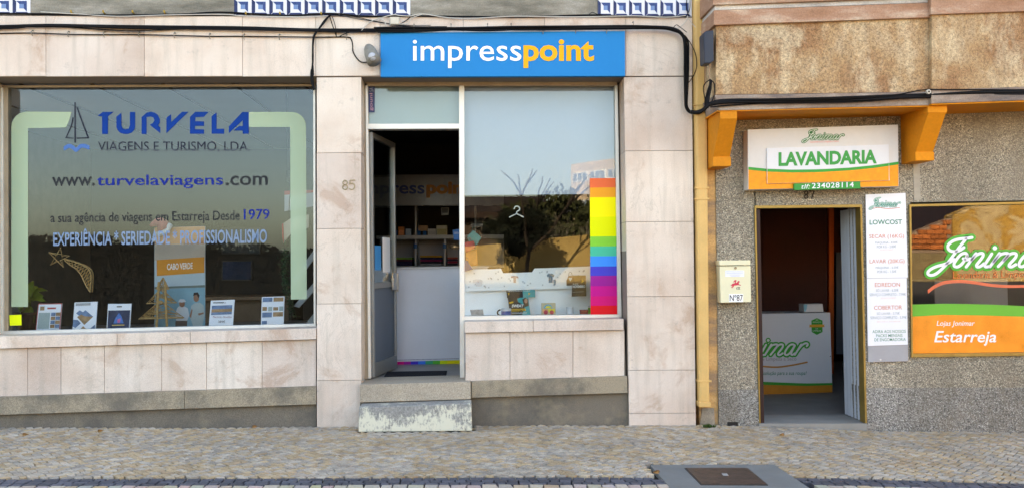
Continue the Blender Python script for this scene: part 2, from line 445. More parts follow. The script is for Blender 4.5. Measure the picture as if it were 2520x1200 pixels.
for i in range(-250, 270):
    for j in range(-270, 250):
        u, v_ = i*s, j*s; x = (u+v_)*q*1.0; y = (u-v_)*q - 1.2
        if not (-6.2 < x < 7.4 and -2.72 < y < .02): continue
        wv = .05*math.sin(x*1.3+.6)+.03*math.sin(x*3.1)
        cs = []; gp = .0038+.004*rnd.random()**2+(.004 if rnd.random() < .14 else 0)
        for a, b in ((0, 0), (1, 0), (1, 1), (0, 1)):
            uu = (i+a)*s + jit(i+a, j+b, 1) + (-.5 if a else .5)*gp*1.4
            vv_ = (j+b)*s + jit(i+a, j+b, 2) + (-.5 if b else .5)*gp*1.4
            cs.append(((uu+vv_)*q, (uu-vv_)*q-1.2+wv))
        cxs = sum(c[0] for c in cs)/4; cys = sum(c[1] for c in cs)/4
        if cys > .0 : continue
        if lerpY(st1, cxs)-.04 < cys < lerpY(st0, cxs)+.03: continue
        if cys < lerpY(st1, cxs): continue
        if inside((cxs, cys), APX): continue
        if cys > -.27 and W(880, 1050, -.27).x < cxs < W(1165, 1050, -.27).x: continue
        nz = mnoise.noise(Vector((cxs*1.7, cys*2.2, 3)))
        r_ = rnd.random()+nz*.55
        col = PALS[rnd.choice([0, 0, 1, 4])] if r_ > .52 else PALS[rnd.choice([2, 3, 5, 5, 6])]
        k = rnd.uniform(.80, 1.10); setts.append((cs, tuple(c*k for c in col), rnd.uniform(-.002, .002), (cxs, cys)))
# dark stripe (three rows of small setts) and the paler rows in front of it
for row in range(-3, 8):
    x = -7.2
    while x < 8.4:
        L = rnd.uniform(.055, .1) if row >= 0 and row < 3 else rnd.uniform(.07, .105)
        y0, y1 = lerpY(st0, x), lerpY(st1, x); dd = (y0-y1)/3
        if row < 0: x += L; continue
        ya = y0-dd*row if row < 3 else y1-.08*(row-3); yb = ya-(dd if row < 3 else .08)
        g = .004; sk = rnd.uniform(-.008, .008)
        cs = [(x+g, ya-g), (x+L-g+sk, ya-g+rnd.uniform(-.006, .006)), (x+L-g-sk, yb+g), (x+g, yb+g+rnd.uniform(-.006, .006))]
        cc = (x+L/2, (ya+yb)/2)
        if row < 3: b_ = rnd.uniform(.75, 1.5); col = (.062*b_, .064*b_, .080*b_)
        else: col = tuple(c*rnd.uniform(.9, 1.1) for c in PALS[rnd.choice([0, 2, 3, 4, 5])])
        if yb > -2.72 and not inside(cc, APX): setts.append((cs, col, rnd.uniform(-.003, .002), cc))
        x += L
def vis_rank(c):
    d = Vector((c[3][0], c[3][1], zg(c[3][0])))-CAM; dz = d.dot(F); px = 1260+FPX*d.dot(RI)/dz; py = 600-FPX*d.dot(UP)/dz
    return dz if (10 < px < 2510 and py < 1194) else 999
setts.sort(key=vis_rank)
def sett_obj(name, group):
    v, f, cl = [], [], []
    for cs, col, zt, cc in group:
        a, b = stone_geo(cs, zt); n = len(v); v += a; f += [tuple(n+i for i in t) for t in b]; cl += [(*col, 1)]*len(a)
    me = bpy.data.meshes.new(name); me.from_pydata(v, [], f); me.materials.append(COB)
    ca = me.color_attributes.new('Col', 'FLOAT_COLOR', 'POINT'); ca.data.foreach_set('color', [x for c in cl for x in c])
    bm = bmesh.new(); bm.from_mesh(me); bmesh.ops.recalc_face_normals(bm, faces=bm.faces); bm.to_mesh(me); bm.free()
    return link(bpy.data.objects.new(name, me), pave)
for s_ in setts[:300]: sett_obj('cobblestone', [s_])
rest = sett_obj('cobblestone_field', setts[300:]); rest['kind'] = 'stuff'
# concrete apron and manhole cover
CONC = S((.175, .175, .165), .85, .14, 6, .3, name='smooth_concrete')
def ground_poly(name, pts, dz, mat, parent=None, thick=.05):
    a = [Vector((p.x, p.y, zg(p.x)+dz)) for p in pts]; b = [p-Vector((0, 0, thick)) for p in a]; n = len(a)
    return MB().add(a+b, [tuple(range(n)), tuple(range(2*n-1, n-1, -1))]+[(i, i+n, (i+1) % n+n, (i+1) % n) for i in range(n)]).build(name, mat, parent)
apron = structure(ground_poly('concrete_apron', AP, .003, CONC), 'grey concrete slab set in the cobbles around the manhole')
MC = [G(1685, 1152.5), G(1840, 1152.5), G(1890, 1193.5), G(1725, 1193.5)]
def a_plate():
    a = N('rusty_iron_plate'); c = a.ramp(a.noise(14, 6, .65), [(.3, (.045, .026, .02)), (.7, (.10, .06, .045))])
    x = a.voro(70, 'Distance'); a.bump(x, .6, .004); return a.out(c, .55, .3)
mh = thing('manhole_cover', 'rusty brown rectangular manhole cover in the concrete slab', 'manhole cover', tuple(sum(MC, Vector())/4))
IRON = a_plate()
mcx = sum(MC, Vector())/4
ground_poly('rim', MC, .006, S((.05, .045, .04), .6, .2, 12, name='iron_rim'), mh, .03)
ground_poly('plate', [mcx+(p-mcx)*.965 for p in MC], .010, IRON, mh, .03)
pl = [G(1776, 1168), G(1789, 1168), G(1793, 1173), G(1780, 1173)]
ground_poly('badge', pl, .013, S((.3, .29, .28), .5, .1, 10, name='worn_steel'), mh, .006)

# ------------------------------------------------------------------ LEFT BUILDING (two shops)
B = thing('stone_shop_building', 'pink limestone building with two shopfronts and blue patterned tiles above', 'building', (-1.0, 0, 0))
MORT = S((.24, .20, .165), .9, .15, 8, name='dark_joint')
g = .5
def slab(pts, yf=0.0, yb=.3, mat=None, name='stone_slab'):
    cx = sum(p[0] for p in pts)/len(pts); cy = sum(p[1] for p in pts)/len(pts)
    q_ = [(x+(g if x < cx else -g), y+(g if y < cy else -g)) for x, y in pts]
    return PR(name, q_, yf, yb, mat or STONE, B, bevel=.0015)
LT = lambda x: 39+ (x/1700)*5          # top edge of the lintel
# lintel slabs
xs = [-420, -130, 113, 355, 597, 777]
for a, b in zip(xs, xs[1:]): slab([(a, LT(a)), (b, LT(b)), (b, 188), (a, 189)])
for a, b in ((777, 935), (935, 1140), (1140, 1340), (1340, 1540), (1540, 1704)): slab([(a, LT(a)), (b, LT(b)), (b, 187), (a, 188)])
# pillar between the two shops
ys = [190, 376, 562, 746, 934, 1066]
for a, b in zip(ys, ys[1:]): slab([(779, a+1), (889, a), (890, b), (779.5, b+1)], .0, .36)
# right pillar
ex = lambda y: 1535+(y-190)*13/856; fx = lambda y: 1703+(y-190)*10/856
ys = [190, 372, 546, 729, 910, 1016, 1064]
for a, b in zip(ys, ys[1:]): slab([(ex(a), a), (fx(a), a-1), (fx(b), b-1), (ex(b), b)], .0, .36)
# left edge pillar
for a, b in ((191, 430), (430, 640), (640, 826)): slab([(-170, a), (-37, a), (-37, b), (-170, b)], .0, .36)
# left shop: sill, wall slabs, granite band, plinth
L1 = lambda x: 826-x*20/777; L2 = lambda x: 857-x*23/777; L3 = lambda x: 975-x*26/777; L4 = lambda x: 1020-x*26/777
for a, b in ((-420, -130), (-130, 288), (288, 468), (468, 778)): slab([(a, L1(a)), (b, L1(b)), (b, L2(b)), (a, L2(a))], -.015, .40, name='window_sill')
xs = [-420, -200, -40, 68, 150, 257, 398, 508, 645, 778]
for a, b in zip(xs, xs[1:]): slab([(a, L2(a)), (b, L2(b)), (b, L3(b)), (a, L3(a))], .03, .3)
for a, b in ((-420, -60), (-60, 454), (454, 778)): slab([(a, L3(a)), (b, L3(b)), (b, L4(b)), (a, L4(a))], -.01, .3, GRAN, 'granite_block')
PR('plinth', [(-420, L4(-420)), (778, L4(778)), (778, 1068), (-420, 1075)], .045, .3, GRAN3, B)
# middle shop: sill, wall slabs, granite band, plinth, door sill
for a, b in ((1143, 1312), (1312, 1535)):
    t = lambda x: 790-(x-1143)*7/392
    slab([(a, t(a)), (b, t(b)), (b, t(b)+28), (a, t(a)+28)], -.01, .40, name='window_sill')
for a, b in ((1145, 1255), (1255, 1410), (1410, 1537)):
    t = lambda x: 818-(x-1143)*7/392; u = lambda x: 937-(x-1160)*13/380
    slab([(a, t(a)), (b, t(b)), (b, u(b)), (a, u(a))], .03, .3)
u = lambda x: 937-(x-1160)*13/380; v2 = lambda x: 978-(x-1160)*12/380
slab([(1160, u(1160)), (1544, u(1544)), (1545, v2(1545)), (1160, v2(1160))], -.02, .3, GRAN, 'granite_block')
PR('plinth', [(1160, v2(1160)), (1545, v2(1545)), (1546, 1066), (1160, 1066)], .04, .3, GRAN3, B)
PR('door_sill', [(886, 945), (1158, 938), (1159, 981), (886, 989)], -.07, .42, GRAN2, B, bevel=.004)
PR('plinth', [(886, 989), (1159, 981), (1159, 1066), (886, 1066)], -.03, .3, GRAN3, B)
# doorstep: a separate painted block
ds = PR('doorstep', [(883, 1001), (1160, 991), (1162, 1059), (882, 1062)], -.26, -.035, PEEL, None, bevel=.008)
tag(ds, 'pale flaking painted doorstep block below the open shop door', 'doorstep')

# masonry core, upper storey, roof
xl, xr = W(-420, 600, .3).x, W(1706, 600, .0).x
core = MB()
core.prism([(-420, 38), (1705, 43), (1705, 189), (-420, 190)], .013, .32)
core.box((xl, .06, 3.62), (xr, .40, 7.0)); core.box((xl, .4, 6.7), (xr, 9, 7.0))
core.box((xl, .06, -.5), (xl+.25, 9, 7.0)); core.box((xr-.15, .36, -.5), (xr, 9, 7.0)); core.box((xl, 8.8, -.5), (xr, 9, 7.0))
core.build('masonry_core', MORT, B)
for x0, y0, x1, y1 in ((-170, 191, -37, 830), (779, 191, 889, 1066)): RC('pillar_core', x0+1, y0, x1-1, y1, .013, .35, MORT, B)
PR('pillar_core', [(1536, 191), (1702, 191), (1711, 1064), (1547, 1064)], .013, .35, MORT, B)
PR('wall_core', [(-420, L1(-420)+4), (777, L1(777)+4), (777, 1062), (-420, 1070)], .06, .33, MORT, B)
PR('wall_core', [(1146, 795), (1536, 788), (1545, 1060), (1160, 1060)], .06, .33, MORT, B)
# rough cement band above the lintel with tile panels
for a, b in ((75, 576), (1010, 1470)): PR('cement_band', [(a, -60), (b, -60), (b, LT(b)-3), (a, LT(a)-3)], .01, .3, ROUGHC, B)
TW = S((.62, .63, .68), .3, .04, 8, name='tile_white_glaze'); TD = S((.012, .022, .09), .3, .2, 9, name='tile_dark_blue')
TM = S((.02, .05, .17), .3, .2, 9, name='tile_mid_blue'); TL = S((.12, .21, .40), .3, .1, 9, name='tile_pale_blue')
def tile(x0, y0, w, h, Y=.005):
    p = lambda u_, v_: (x0+.4+u_*(w-.8), y0+.4+v_*(h-.8))
    m = MB(); m.prism([p(0, 0), p(1, 0), p(1, 1), p(0, 1)], Y, Y+.02, 0)
    m.flat([p(0, .02), p(.19, .2), p(.19, .82), p(0, 1)], Y-.0015, 1)
    m.flat([p(.04, .985), p(.2, .84), p(.82, .84), p(.96, .985)], Y-.0015, 1)
    m.flat([p(.2, .18), p(.8, .18), p(.8, .82), p(.63, .63), p(.63, .36), p(.37, .36)], Y-.0015, 2)
    m.flat([p(.37, .36), p(.63, .36), p(.63, .63), p(.37, .63)], Y-.0018, 3)
    return m.build('tile', [TW, TD, TM, TL], B, fix=False)
for xa, n in ((-13, 2), (576, 10), (1471, 6)):
    w = {-13: 44, 576: 43.4, 1471: 38.6}[xa]
    for r_ in range(2):
        for i in range(n): tile(xa+i*w, LT(xa+i*w)-3-42*(r_+1)+1, w, 42)
for a, b in ((-420, 75), (576, 1010), (1470, 1703)): PR('tile_bedding', [(a, -60), (b, -60), (b, LT(b)-2), (a, LT(a)-2)], .018, .3, S((.25, .24, .24), .9, name='tile_bedding'), B)
# ceramic band hooks under the tiles
def room(prefix, x0, x1, y0, y1, z0, z1, fl, wl, ce, bk=None):
    t_ = .06
    MB().box((x0, y0, z0-t_), (x1, y1, z0)).build('room_floor', fl, prefix)
    MB().box((x0, y0, z1), (x1, y1, z1+t_)).build('room_ceiling', ce, prefix)
    MB().box((x0, y1, z0), (x1, y1+t_, z1)).build('back_wall', bk or wl, prefix)
    MB().box((x0-t_, y0, z0), (x0, y1, z1)).build('side_wall', wl, prefix)
    MB().box((x1, y0, z0), (x1+t_, y1, z1)).build('side_wall', wl, prefix)
FLD = S((.12, .11, .105), .35, .15, 5, name='dark_floor_tiles')
zL = W(300, 905, .35).z; zM = W(1020, 931, .30).z
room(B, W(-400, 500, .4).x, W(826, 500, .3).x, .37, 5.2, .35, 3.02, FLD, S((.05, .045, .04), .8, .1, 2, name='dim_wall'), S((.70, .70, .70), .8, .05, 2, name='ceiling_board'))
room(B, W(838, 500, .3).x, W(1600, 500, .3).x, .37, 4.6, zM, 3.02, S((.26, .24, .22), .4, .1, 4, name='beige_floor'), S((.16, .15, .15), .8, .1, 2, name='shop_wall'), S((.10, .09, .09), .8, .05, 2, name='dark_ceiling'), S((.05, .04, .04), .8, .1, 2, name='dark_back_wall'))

for i in range(6): MB().box((-4.6+i*.62, .4, 3.008), (-4.585+i*.62, 5.1, 3.02)).build('ceiling_joint', MORT, B)
# ---- left display window
def bars(name, quads, yf, yb, mat, parent, bevel=.002):
    m = MB()
    for qd in quads: m.prism(qd, yf, yb)
    return m.build(name, mat, parent, bevel=bevel)
lw = bars('display_window', [[(-30, 211), (776, 206.5), (776, 212.5), (-30, 216)]], .29, .35, ALUB, B)
lw['label'] = 'large travel agency display window with blue lettering'
def sub(name, quads, yf, yb, mat, parent): return bars(name, quads, yf, yb, mat, parent)
LB = lambda x: 814-x*19/777
sub('frame_bottom', [[(-30, LB(-30)), (777, LB(777)), (777, LB(777)+12), (-30, LB(-30)+13)]], .27, .36, ALUL, lw)
sub('frame_side', [[(8, 216), (19, 216), (20, LB(19)), (9, LB(8))]], .29, .36, ALUB, lw); sub('frame_side', [[(-30, 216), (7, 216), (8, LB(8)), (-30, LB(-30))]], .27, .36, ALUL, lw)
sub('frame_side', [[(770.5, 212), (776, 212), (777, LB(777)), (772, LB(777))]], .285, .36, ALUL, lw)
PR('pane', [(14, 214), (773, 210), (773, LB(770)+4), (14, LB(10)+4)], .305, .311, GLASS_L, lw)
YL = .3043
BLUE = S((0.0, .04, .24), .5, .05, 6, spec=.05, name='blue_vinyl'); NAVY = S(hexc(22, 28, 50), .5, .05, 6, name='navy_vinyl'); GREYV = S(hexc(30, 34, 40), .5, .05, 6, name='charcoal_vinyl')
BLUE2 = S((.01, .025, .20), .5, .05, 6, spec=.05, name='violet_blue_vinyl'); PALEB = S(hexc(108, 132, 162), .5, .06, 8, name='pale_blue_vinyl')
FILM = film_mat('pale_green_film', (.42, .56, .38), .72)
tv = {'T': [(505, 230), (570, 180), (705, 180), (635, 235), (632, 455), (560, 455), (560, 235)],
 'U': [(738, 240), (800, 190), (800, 350), (815, 385), (850, 398), (890, 385), (905, 350), (905, 182), (970, 182), (970, 370), (955, 410), (925, 440), (880, 455), (830, 455), (785, 440), (752, 405), (738, 370)],
 'R': [(1050, 245), (1115, 190), (1160, 180), (1210, 188), (1250, 220), (1276, 270), (1276, 310), (1255, 350), (1282, 375), (1282, 445), (1150, 340), (1190, 320), (1210, 285), (1195, 250), (1165, 238), (1112, 245), (1112, 455), (1050, 455)],
 'V': [(1358, 255), (1415, 210), (1418, 310), (1550, 180), (1632, 180), (1358, 445)],
 'E': [(1650, 245), (1715, 180), (1882, 180), (1820, 245), (1720, 245), (1715, 295), (1825, 300), (1825, 355), (1712, 355), (1712, 395), (1825, 400), (1825, 452), (1650, 452)],
 'L': [(1918, 235), (1980, 188), (1980, 390), (2075, 390), (2075, 452), (1918, 452)],
 'A': [(2132, 360), (2300, 182), (2380, 182), (2380, 452), (2305, 452), (2305, 412), (2190, 412), (2260, 355), (2305, 355), (2305, 285), (2132, 445)]}
for k, pts in tv.items(): PR('letter', [(140+x/5.04, 240+y/5.04) for x, y in pts], YL-.0005, YL+.0003, BLUE, lw)
# sailing boat emblem
m = MB(); z5 = lambda l: [(140+x/5.04, 240+y/5.04) for x, y in l]
m.prism(z5([(217, 62), (233, 62), (235, 562), (217, 562)]), YL-.0005, YL+.0003)
m.stroke(z5([(200, 255), (180, 350), (118, 490)]), 3.2, YL); m.stroke(z5([(110, 500), (205, 505)]), 2.6, YL)
m.stroke(z5([(252, 130), (320, 320), (390, 500)]), 3.6, YL); m.stroke(z5([(250, 506), (392, 502)]), 2.8, YL)
m.build('boat_emblem', NAVY, lw)
m = MB(); 
for dy in (0, 25): m.stroke(z5(smooth_path([(95, 620+dy), (150, 590+dy), (200, 610+dy), (240, 640+dy), (290, 595+dy), (340, 590+dy), (395, 610+dy)], 4)), 5.2, YL)
m.build('wave_emblem', S(hexc(62, 105, 165), .5, .06, 8, name='wave_blue'), lw)
text('VIAGENS E TURISMO, LDA.', 241, 348.5, 615, 375.5, YL, NAVY, lw, 0, 0)
text('www.', 128, 436, 233, 458.5, YL, GREYV, lw, 1, .012)
text('turvelaviagens', 238, 431, 549, 465, YL, BLUE2, lw, 2, .012)
text('.com', 555, 433, 659, 457, YL, GREYV, lw, 1, .012)
text('a sua agência de viagens em Estarreja Desde', 124, 524, 590, 555, YL, GREYV, lw, 6, .006)
text('1979', 600, 515, 663, 540.5, YL, BLUE2, lw, 1, .012)
text('EXPERIÊNCIA * SERIEDADE * PROFISSIONALISMO', 131, 563, 657, 605, YL, PALEB, lw, 8, .016)
# green U-shaped border on the glass
def arc(cx, cy, r, a0, a1, n=6): return [(cx+r*math.cos(R(a0+(a1-a0)*i/n)), cy+r*math.sin(R(a0+(a1-a0)*i/n))) for i in range(n+1)]
m = MB()
MB().flat(arc(66, 313, 38, 180, 270)+[(176, 276), (172, 292), (163, 314), (69, 316), (69, 754), (28, 754)], YL+.0005).build('border_film', FILM, lw, fix=False)
m.flat([(612, 276)]+arc(718, 311, 35, -90, 0)+[(755, 735), (716, 736), (714, 313), (612, 313)], YL+.0005)
bf = m.build('border_film', FILM, lw, fix=False)
PR('sticky_note', [(23, 774), (52.5, 773), (53, 799), (24, 800)], YL-.002, YL-.001, S((.75, .85, .02), .7, .05, 9, name='yellow_note'), lw)

# ---- middle shop front: frame, transom, fixed window, door
mw = bars('display_window', [[(893, 203), (1519, 199), (1519, 211), (893, 212)]], .25, .36, ALUB, B)
mw['label'] = 'print shop front with transom, open door and display window'
sub('frame_side', [[(892, 205), (904, 205), (911.5, 930), (893, 933)]], .25, .36, ALUB, mw)
sub('frame_side', [[(899, 211), (905, 211), (913, 930), (906, 930)]], .235, .30, ALUL, mw)
sub('mullion', [[(1129.5, 211), (1142.5, 211), (1143.5, 928), (1132, 929)]], .235, .36, ALUL, mw)
sub('frame_side', [[(1513, 210), (1520, 210), (1530, 780), (1520.5, 780)]], .25, .36, ALUL, mw)
sub('transom_bar', [[(903, 305), (1130, 304.5), (1130, 317), (904, 318)]], .238, .35, ALUL, mw)
sub('frame_bottom', [[(1140, 777), (1524, 772.5), (1524, 783), (1140, 789)]], .24, .37, ALUL, mw)
RC('transom_pane', 903, 210, 1131, 306, .285, .291, GLASS, mw)
PR('pane', [(1140, 209), (1515, 209), (1522, 777), (1141, 781)], .285, .291, GLASS, mw)
RC('transom_blind', 904, 210, 1130, 306, .325, .330, S((.34, .40, .41), .7, .04, 3, name='frosted_blind'), mw)
PR('roller_blind', [(1139, 209), (1515, 209), (1518, 477), (1139, 481)], .34, .344, S((.43, .48, .62), .7, .03, 2, name='roller_blind'), mw)
YM = .2845
# colour strip sticker at right of the window
cols = [(hexc(238, 106, 60), 439, 462), (hexc(244, 160, 40), 462, 486), (hexc(250, 236, 20), 486, 534), (hexc(228, 232, 10), 534, 582), (hexc(120, 200, 60), 582, 606), (hexc(20, 185, 150), 606, 630), (hexc(0, 140, 240), 630, 655), (hexc(62, 60, 190), 655, 678), (hexc(160, 20, 140), 678, 703), (hexc(200, 0, 130), 703, 728), (hexc(215, 0, 110), 728, 751), (hexc(225, 5, 25), 751, 774)]
for c, a, b in cols:
    xa = lambda y: 1451.5+(y-439)*2/335; xb = lambda y: 1515+(y-439)*4/335
    MB().flat([(xa(a), a), (xb(a), a-.6), (xb(b), b-.6), (xa(b), b)], YM).build('colour_stripe', S(c, .5, .02, 4, name='colour_film'), mw, fix=False)
m = MB(); m.rect(905, 212, 922, 277, YM, YM+.001); st = m.build('vertical_sticker', S((.05, .065, .16), .5, .05, 8, name='navy_sticker'), mw)
text('gounl', 909, 230, 919, 273, YM-.001, S((.55, .30, .38), .5, name='sticker_pink'), mw, rot=True); text('SA', 909, 216, 919, 226, YM-.001, S((.35, .40, .52), .5, name='sticker_grey'), mw, rot=True)
# hanger hanging behind the glass
hg = MB(); pz = [(1265, 515), (1268, 509), (1273, 508), (1278, 511), (1278, 517), (1272, 521), (1271.5, 526)]
hg.tube([W(x, y, .42) for x, y in smooth_path(pz, 4)], .006); hg.tube([W(x, y, .42) for x, y in ((1253, 535), (1271.5, 526), (1288.5, 534.5))], .006)
tag(hg.build('coat_hanger', WHITE), 'white coat hanger hanging in the print shop window', 'hanger')

# door leaf, opened inwards, hinged on the left jamb
hx = W(913, 600, .30).x
zt, zb = W(913, 325, .30).z, W(913, 928, .30).z
ang = R(80); DWD = .80; dv = Vector((math.cos(ang), math.sin(ang), 0)); dn = Vector((-math.sin(ang), math.cos(ang), 0))
door = Vector((hx, .31, 0))
def dbox(m, s0, s1, z0, z1, t0=-.02, t1=.02, mi=0):
    P = [door+dv*s_+dn*t_+Vector((0, 0, z)) for z in (z0, z1) for s_, t_ in ((s0, t0), (s1, t0), (s1, t1), (s0, t1))]
    return m.add(P, [(0, 3, 2, 1), (4, 5, 6, 7), (0, 1, 5, 4), (1, 2, 6, 5), (2, 3, 7, 6), (3, 0, 4, 7)], mi)
m = MB()
zr = zb+.95*(zt-zb)*.38
dbox(m, 0, .035, zb, zt); dbox(m, DWD-.035, DWD, zb, zt); dbox(m, .035, DWD-.035, zt-.045, zt); dbox(m, .035, DWD-.035, zb, zb+.12); dbox(m, .035, DWD-.035, zr, zr+.05)
dl = m.build('door', S((.27, .27, .265), .4, .12, 9, 0, .6, name='grey_door_aluminium'), B, bevel=.002); dl['label'] = 'open aluminium glass door'
dbox(MB(), .035, DWD-.035, zr+.05, zt-.045, -.003, .003).build('glass', GLASS, dl)
dbox(MB(), .035, DWD-.035, zb+.12, zr, -.003, .003).build('lower_glass', film_mat('smoked_glass', (.10, .13, .17), .8), dl)
m = MB(); zh = zr+.04
dbox(m, DWD-.18, DWD-.01, zh-.07, zh+.09, -.035, -.02); dbox(m, DWD-.22, DWD-.16, zh-.03, zh+.05, -.05, -.035); dbox(m, DWD-.02, DWD+.02, zh-.09, zh+.09, -.04, -.02)
m.build('handle', S((.45, .44, .42), .3, .1, 9, 0, .8, name='door_lock_metal'), dl)
m = MB(); dbox(m, .10, .30, zh+.12, zh+.34, -.006, -.004); m.build('blue_leaflet', S((.03, .25, .55), .5, .1, 9, name='blue_leaflet'), dl)
m = MB(); dbox(m, .36, .62, zh+.10, zh+.42, -.006, -.004); m.build('white_leaflet', PAPER, dl)

# ------------------------------------------------------------------ blue fascia sign
sg = thing('shop_sign', 'bright blue fascia sign with white and orange lettering', 'sign', tuple(W(1237, 188, -.06)))
SKYB = S((0.0, .20, .50), .6, .03, 3, spec=.05, name='bright_blue_panel')
PR('panel', [(936, 81), (1538, 77), (1538.5, 187.5), (936.5, 189.5)], -.06, -.004, SKYB, sg, bevel=.002)
text('impress', 1016, 99, 1283, 168, -.0625, S((.86, .86, .86), .5, .01, 3, name='sign_white'), sg, 0, .004)
text('point', 1288, 97.5, 1462, 168, -.0625, S((.80, .38, .005), .5, .02, 3, name='sign_yellow'), sg, 0, .028)
# house number 85
hn = thing('house_number', 'small brass number 85 on the limestone pillar', 'house number', tuple(W(857, 467, 0)))
BRASS = S((.30, .24, .15), .4, .2, 20, 0, .6, name='aged_brass')
def digit(pts, w, Y, parent, mat): 
    m = MB()
    for p in pts: m.stroke(p, w, Y, .005)
    return m.build('digit', mat, parent)
digit([[(849+5.2*math.sin(t*.5236), 449.5-5.6*math.cos(t*.5236)) for t in range(13)], [(849+6*math.sin(t*.5236), 460.8-6*math.cos(t*.5236)) for t in range(13)]], 2.6, -.005, hn, BRASS)
digit([[(873, 443.5), (861.5, 443.5), (860.5, 453)], smooth_path([(860.5, 453), (867, 451), (872.5, 456), (871, 464), (865, 466.5), (860, 464)], 4)], 2.6, -.005, hn, BRASS)

# floodlight above the pillar
fl = thing('wall_floodlight', 'old grey bullet floodlight beside the blue sign', 'light', tuple(W(910, 150, -.02)))
GREYM = S((.20, .19, .165), .55, .25, 20, .2, name='grimy_grey_metal')
MB().rect(906, 136, 933, 154, -.015, .0).build('base_plate', GREYM, fl, bevel=.003)
m = MB(); c0 = W(905, 112, -.05); c1 = W(921, 152, -.14); ax = (c1-c0)
m.tube([c0+ax*t for t in (0, .06, .2, .5, .8, 1.0)], lambda t: [.012, .030, .044, .056, .060, .062][round(t*5)], 14); m.build('shade', GREYM, fl, smooth=True)
MB().ball(tuple(W(916, 140, -.16)), .035, 12, 8).build('bulb', S((.42, .44, .48), .2, .05, 9, name='lamp_glass'), fl, smooth=True)
MB().tube([W(920, 146, -.01), W(926, 150, -.04), W(922, 154, -.08)], .01).build('bracket', GREYM, fl)

# ------------------------------------------------------------------ cables on the facade
def cable(name, label, paths, mat, clips=(), clipmat=None):
    t_ = thing(name, label, 'cable', tuple(W(*paths[0][0][0], paths[0][1])))
    for pts, Y, r in paths:
        m = MB(); sp = smooth_path(pts, 6)
        m.tube([W(x, y, Y+.006*math.sin(i*.31)) for i, (x, y) in enumerate(sp)], r, 7); m.build('strand', mat, t_, smooth=True)
    for x, y, Y in clips:
        m = MB(); c = W(x, y, Y); n = 10
        m.tube([c+Vector((0, -.022*math.cos(k), .02*math.sin(k)*1.0)) for k in [R(-100+i*20) for i in range(11)]], .0035, 5)
        m.tube([c+Vector((0, .02, .022)), c+Vector((0, -.004, .024))], .006, 6)
        m.build('clip', clipmat or GREYM, t_)
    return t_
cl = [(80, 60, -.02), (166, 59, -.02), (257, 61, -.02), (343, 61, -.02), (432, 62, -.02), (515, 64, -.02), (600, 65, -.02), (687, 67, -.02), (770, 67, -.02), (852, 67, -.02)]
cable('cable_bundle', 'thick black cable bundle running along the stone lintel to the sign', [
    ([(-420, 74), (-150, 70), (0, 66), (120, 63), (250, 65), (420, 67), (600, 69), (760, 74), (935, 74)], -.022, .013),
    ([(-420, 80), (0, 71), (80, 65), (200, 66), (330, 70), (520, 72), (700, 75), (860, 79), (940, 77)], -.034, .008),
    ([(0, 68), (150, 67), (260, 74), (340, 77), (420, 73), (560, 71), (700, 73), (840, 77)], -.03, .005),
    ([(240, 72), (300, 76), (360, 76), (430, 71)], -.026, .004)], BLACKC, [])
cable('sign_cable_bundle', 'heavy black cable bundle draped over the blue sign and down the right pillar', [
    ([(925, 74), (1020, 75), (1100, 72), (1200, 74), (1300, 70), (1420, 69), (1540, 69), (1620, 68), (1660, 73), (1680, 88), (1687, 110), (1689, 150), (1689, 200), (1688, 250), (1691, 268), (1702, 277), (1722, 276), (1740, 262)], -.075, .0155),
    ([(920, 70), (1010, 68), (1120, 70), (1260, 67), (1400, 66), (1560, 65), (1640, 69), (1672, 80), (1684, 105), (1685, 180), (1687, 255), (1695, 272), (1715, 277), (1738, 268)], -.09, .010),
    ([(930, 79), (1030, 78), (1150, 73), (1300, 74), (1480, 72), (1610, 71), (1655, 76), (1690, 95), (1694, 140), (1693, 200), (1690, 256)], -.08, .008),
    ([(1688, 92), (1700, 108), (1712, 135), (1714, 165), (1706, 188), (1694, 205), (1690, 216)], -.06, .0035),
    ([(1656, 70), (1664, 62), (1672, 66), (1690, 80)], -.07, .003)], BLACKC,
    [(1019, 67, -.07), (1110, 66, -.07), (1200, 66, -.07), (1258, 66, -.07), (1336, 80, -.05), (1416, 78, -.05), (1492, 78, -.05), (1558, 61, -.06)])
cable('thin_cable', 'thin black cable below the bundle with clips, ending at the floodlight', [
    ([(-420, 92), (0, 83), (80, 82), (170, 85), (257, 86), (343, 86), (432, 88), (515, 90), (600, 90), (690, 91), (780, 92), (852, 92), (864, 97), (868, 112), (869, 128), (880, 146), (892, 154), (906, 153)], -.014, .005)], BLACKC,
    [(80, 82, -.012), (169, 85, -.012), (257, 86, -.012), (343, 86, -.012), (430, 88, -.012), (517, 90, -.012), (601, 91, -.012), (688, 92, -.012), (853, 92, -.012)])
cable('drop_cable', 'black cable dropping from the tiles down the joint beside the left window', [
    ([(815, 36), (800, 50), (786, 70), (773, 88), (770, 110), (770, 150), (768, 175), (770, 200), (774, 220)], -.028, .008),
    ([(812, 38), (795, 60), (778, 82), (772, 100), (769, 140), (771, 180), (769, 195), (773, 215)], -.036, .006),
    ([(768, 172), (767, 182), (768, 205), (774, 222)], -.03, .012)], BLACKC)
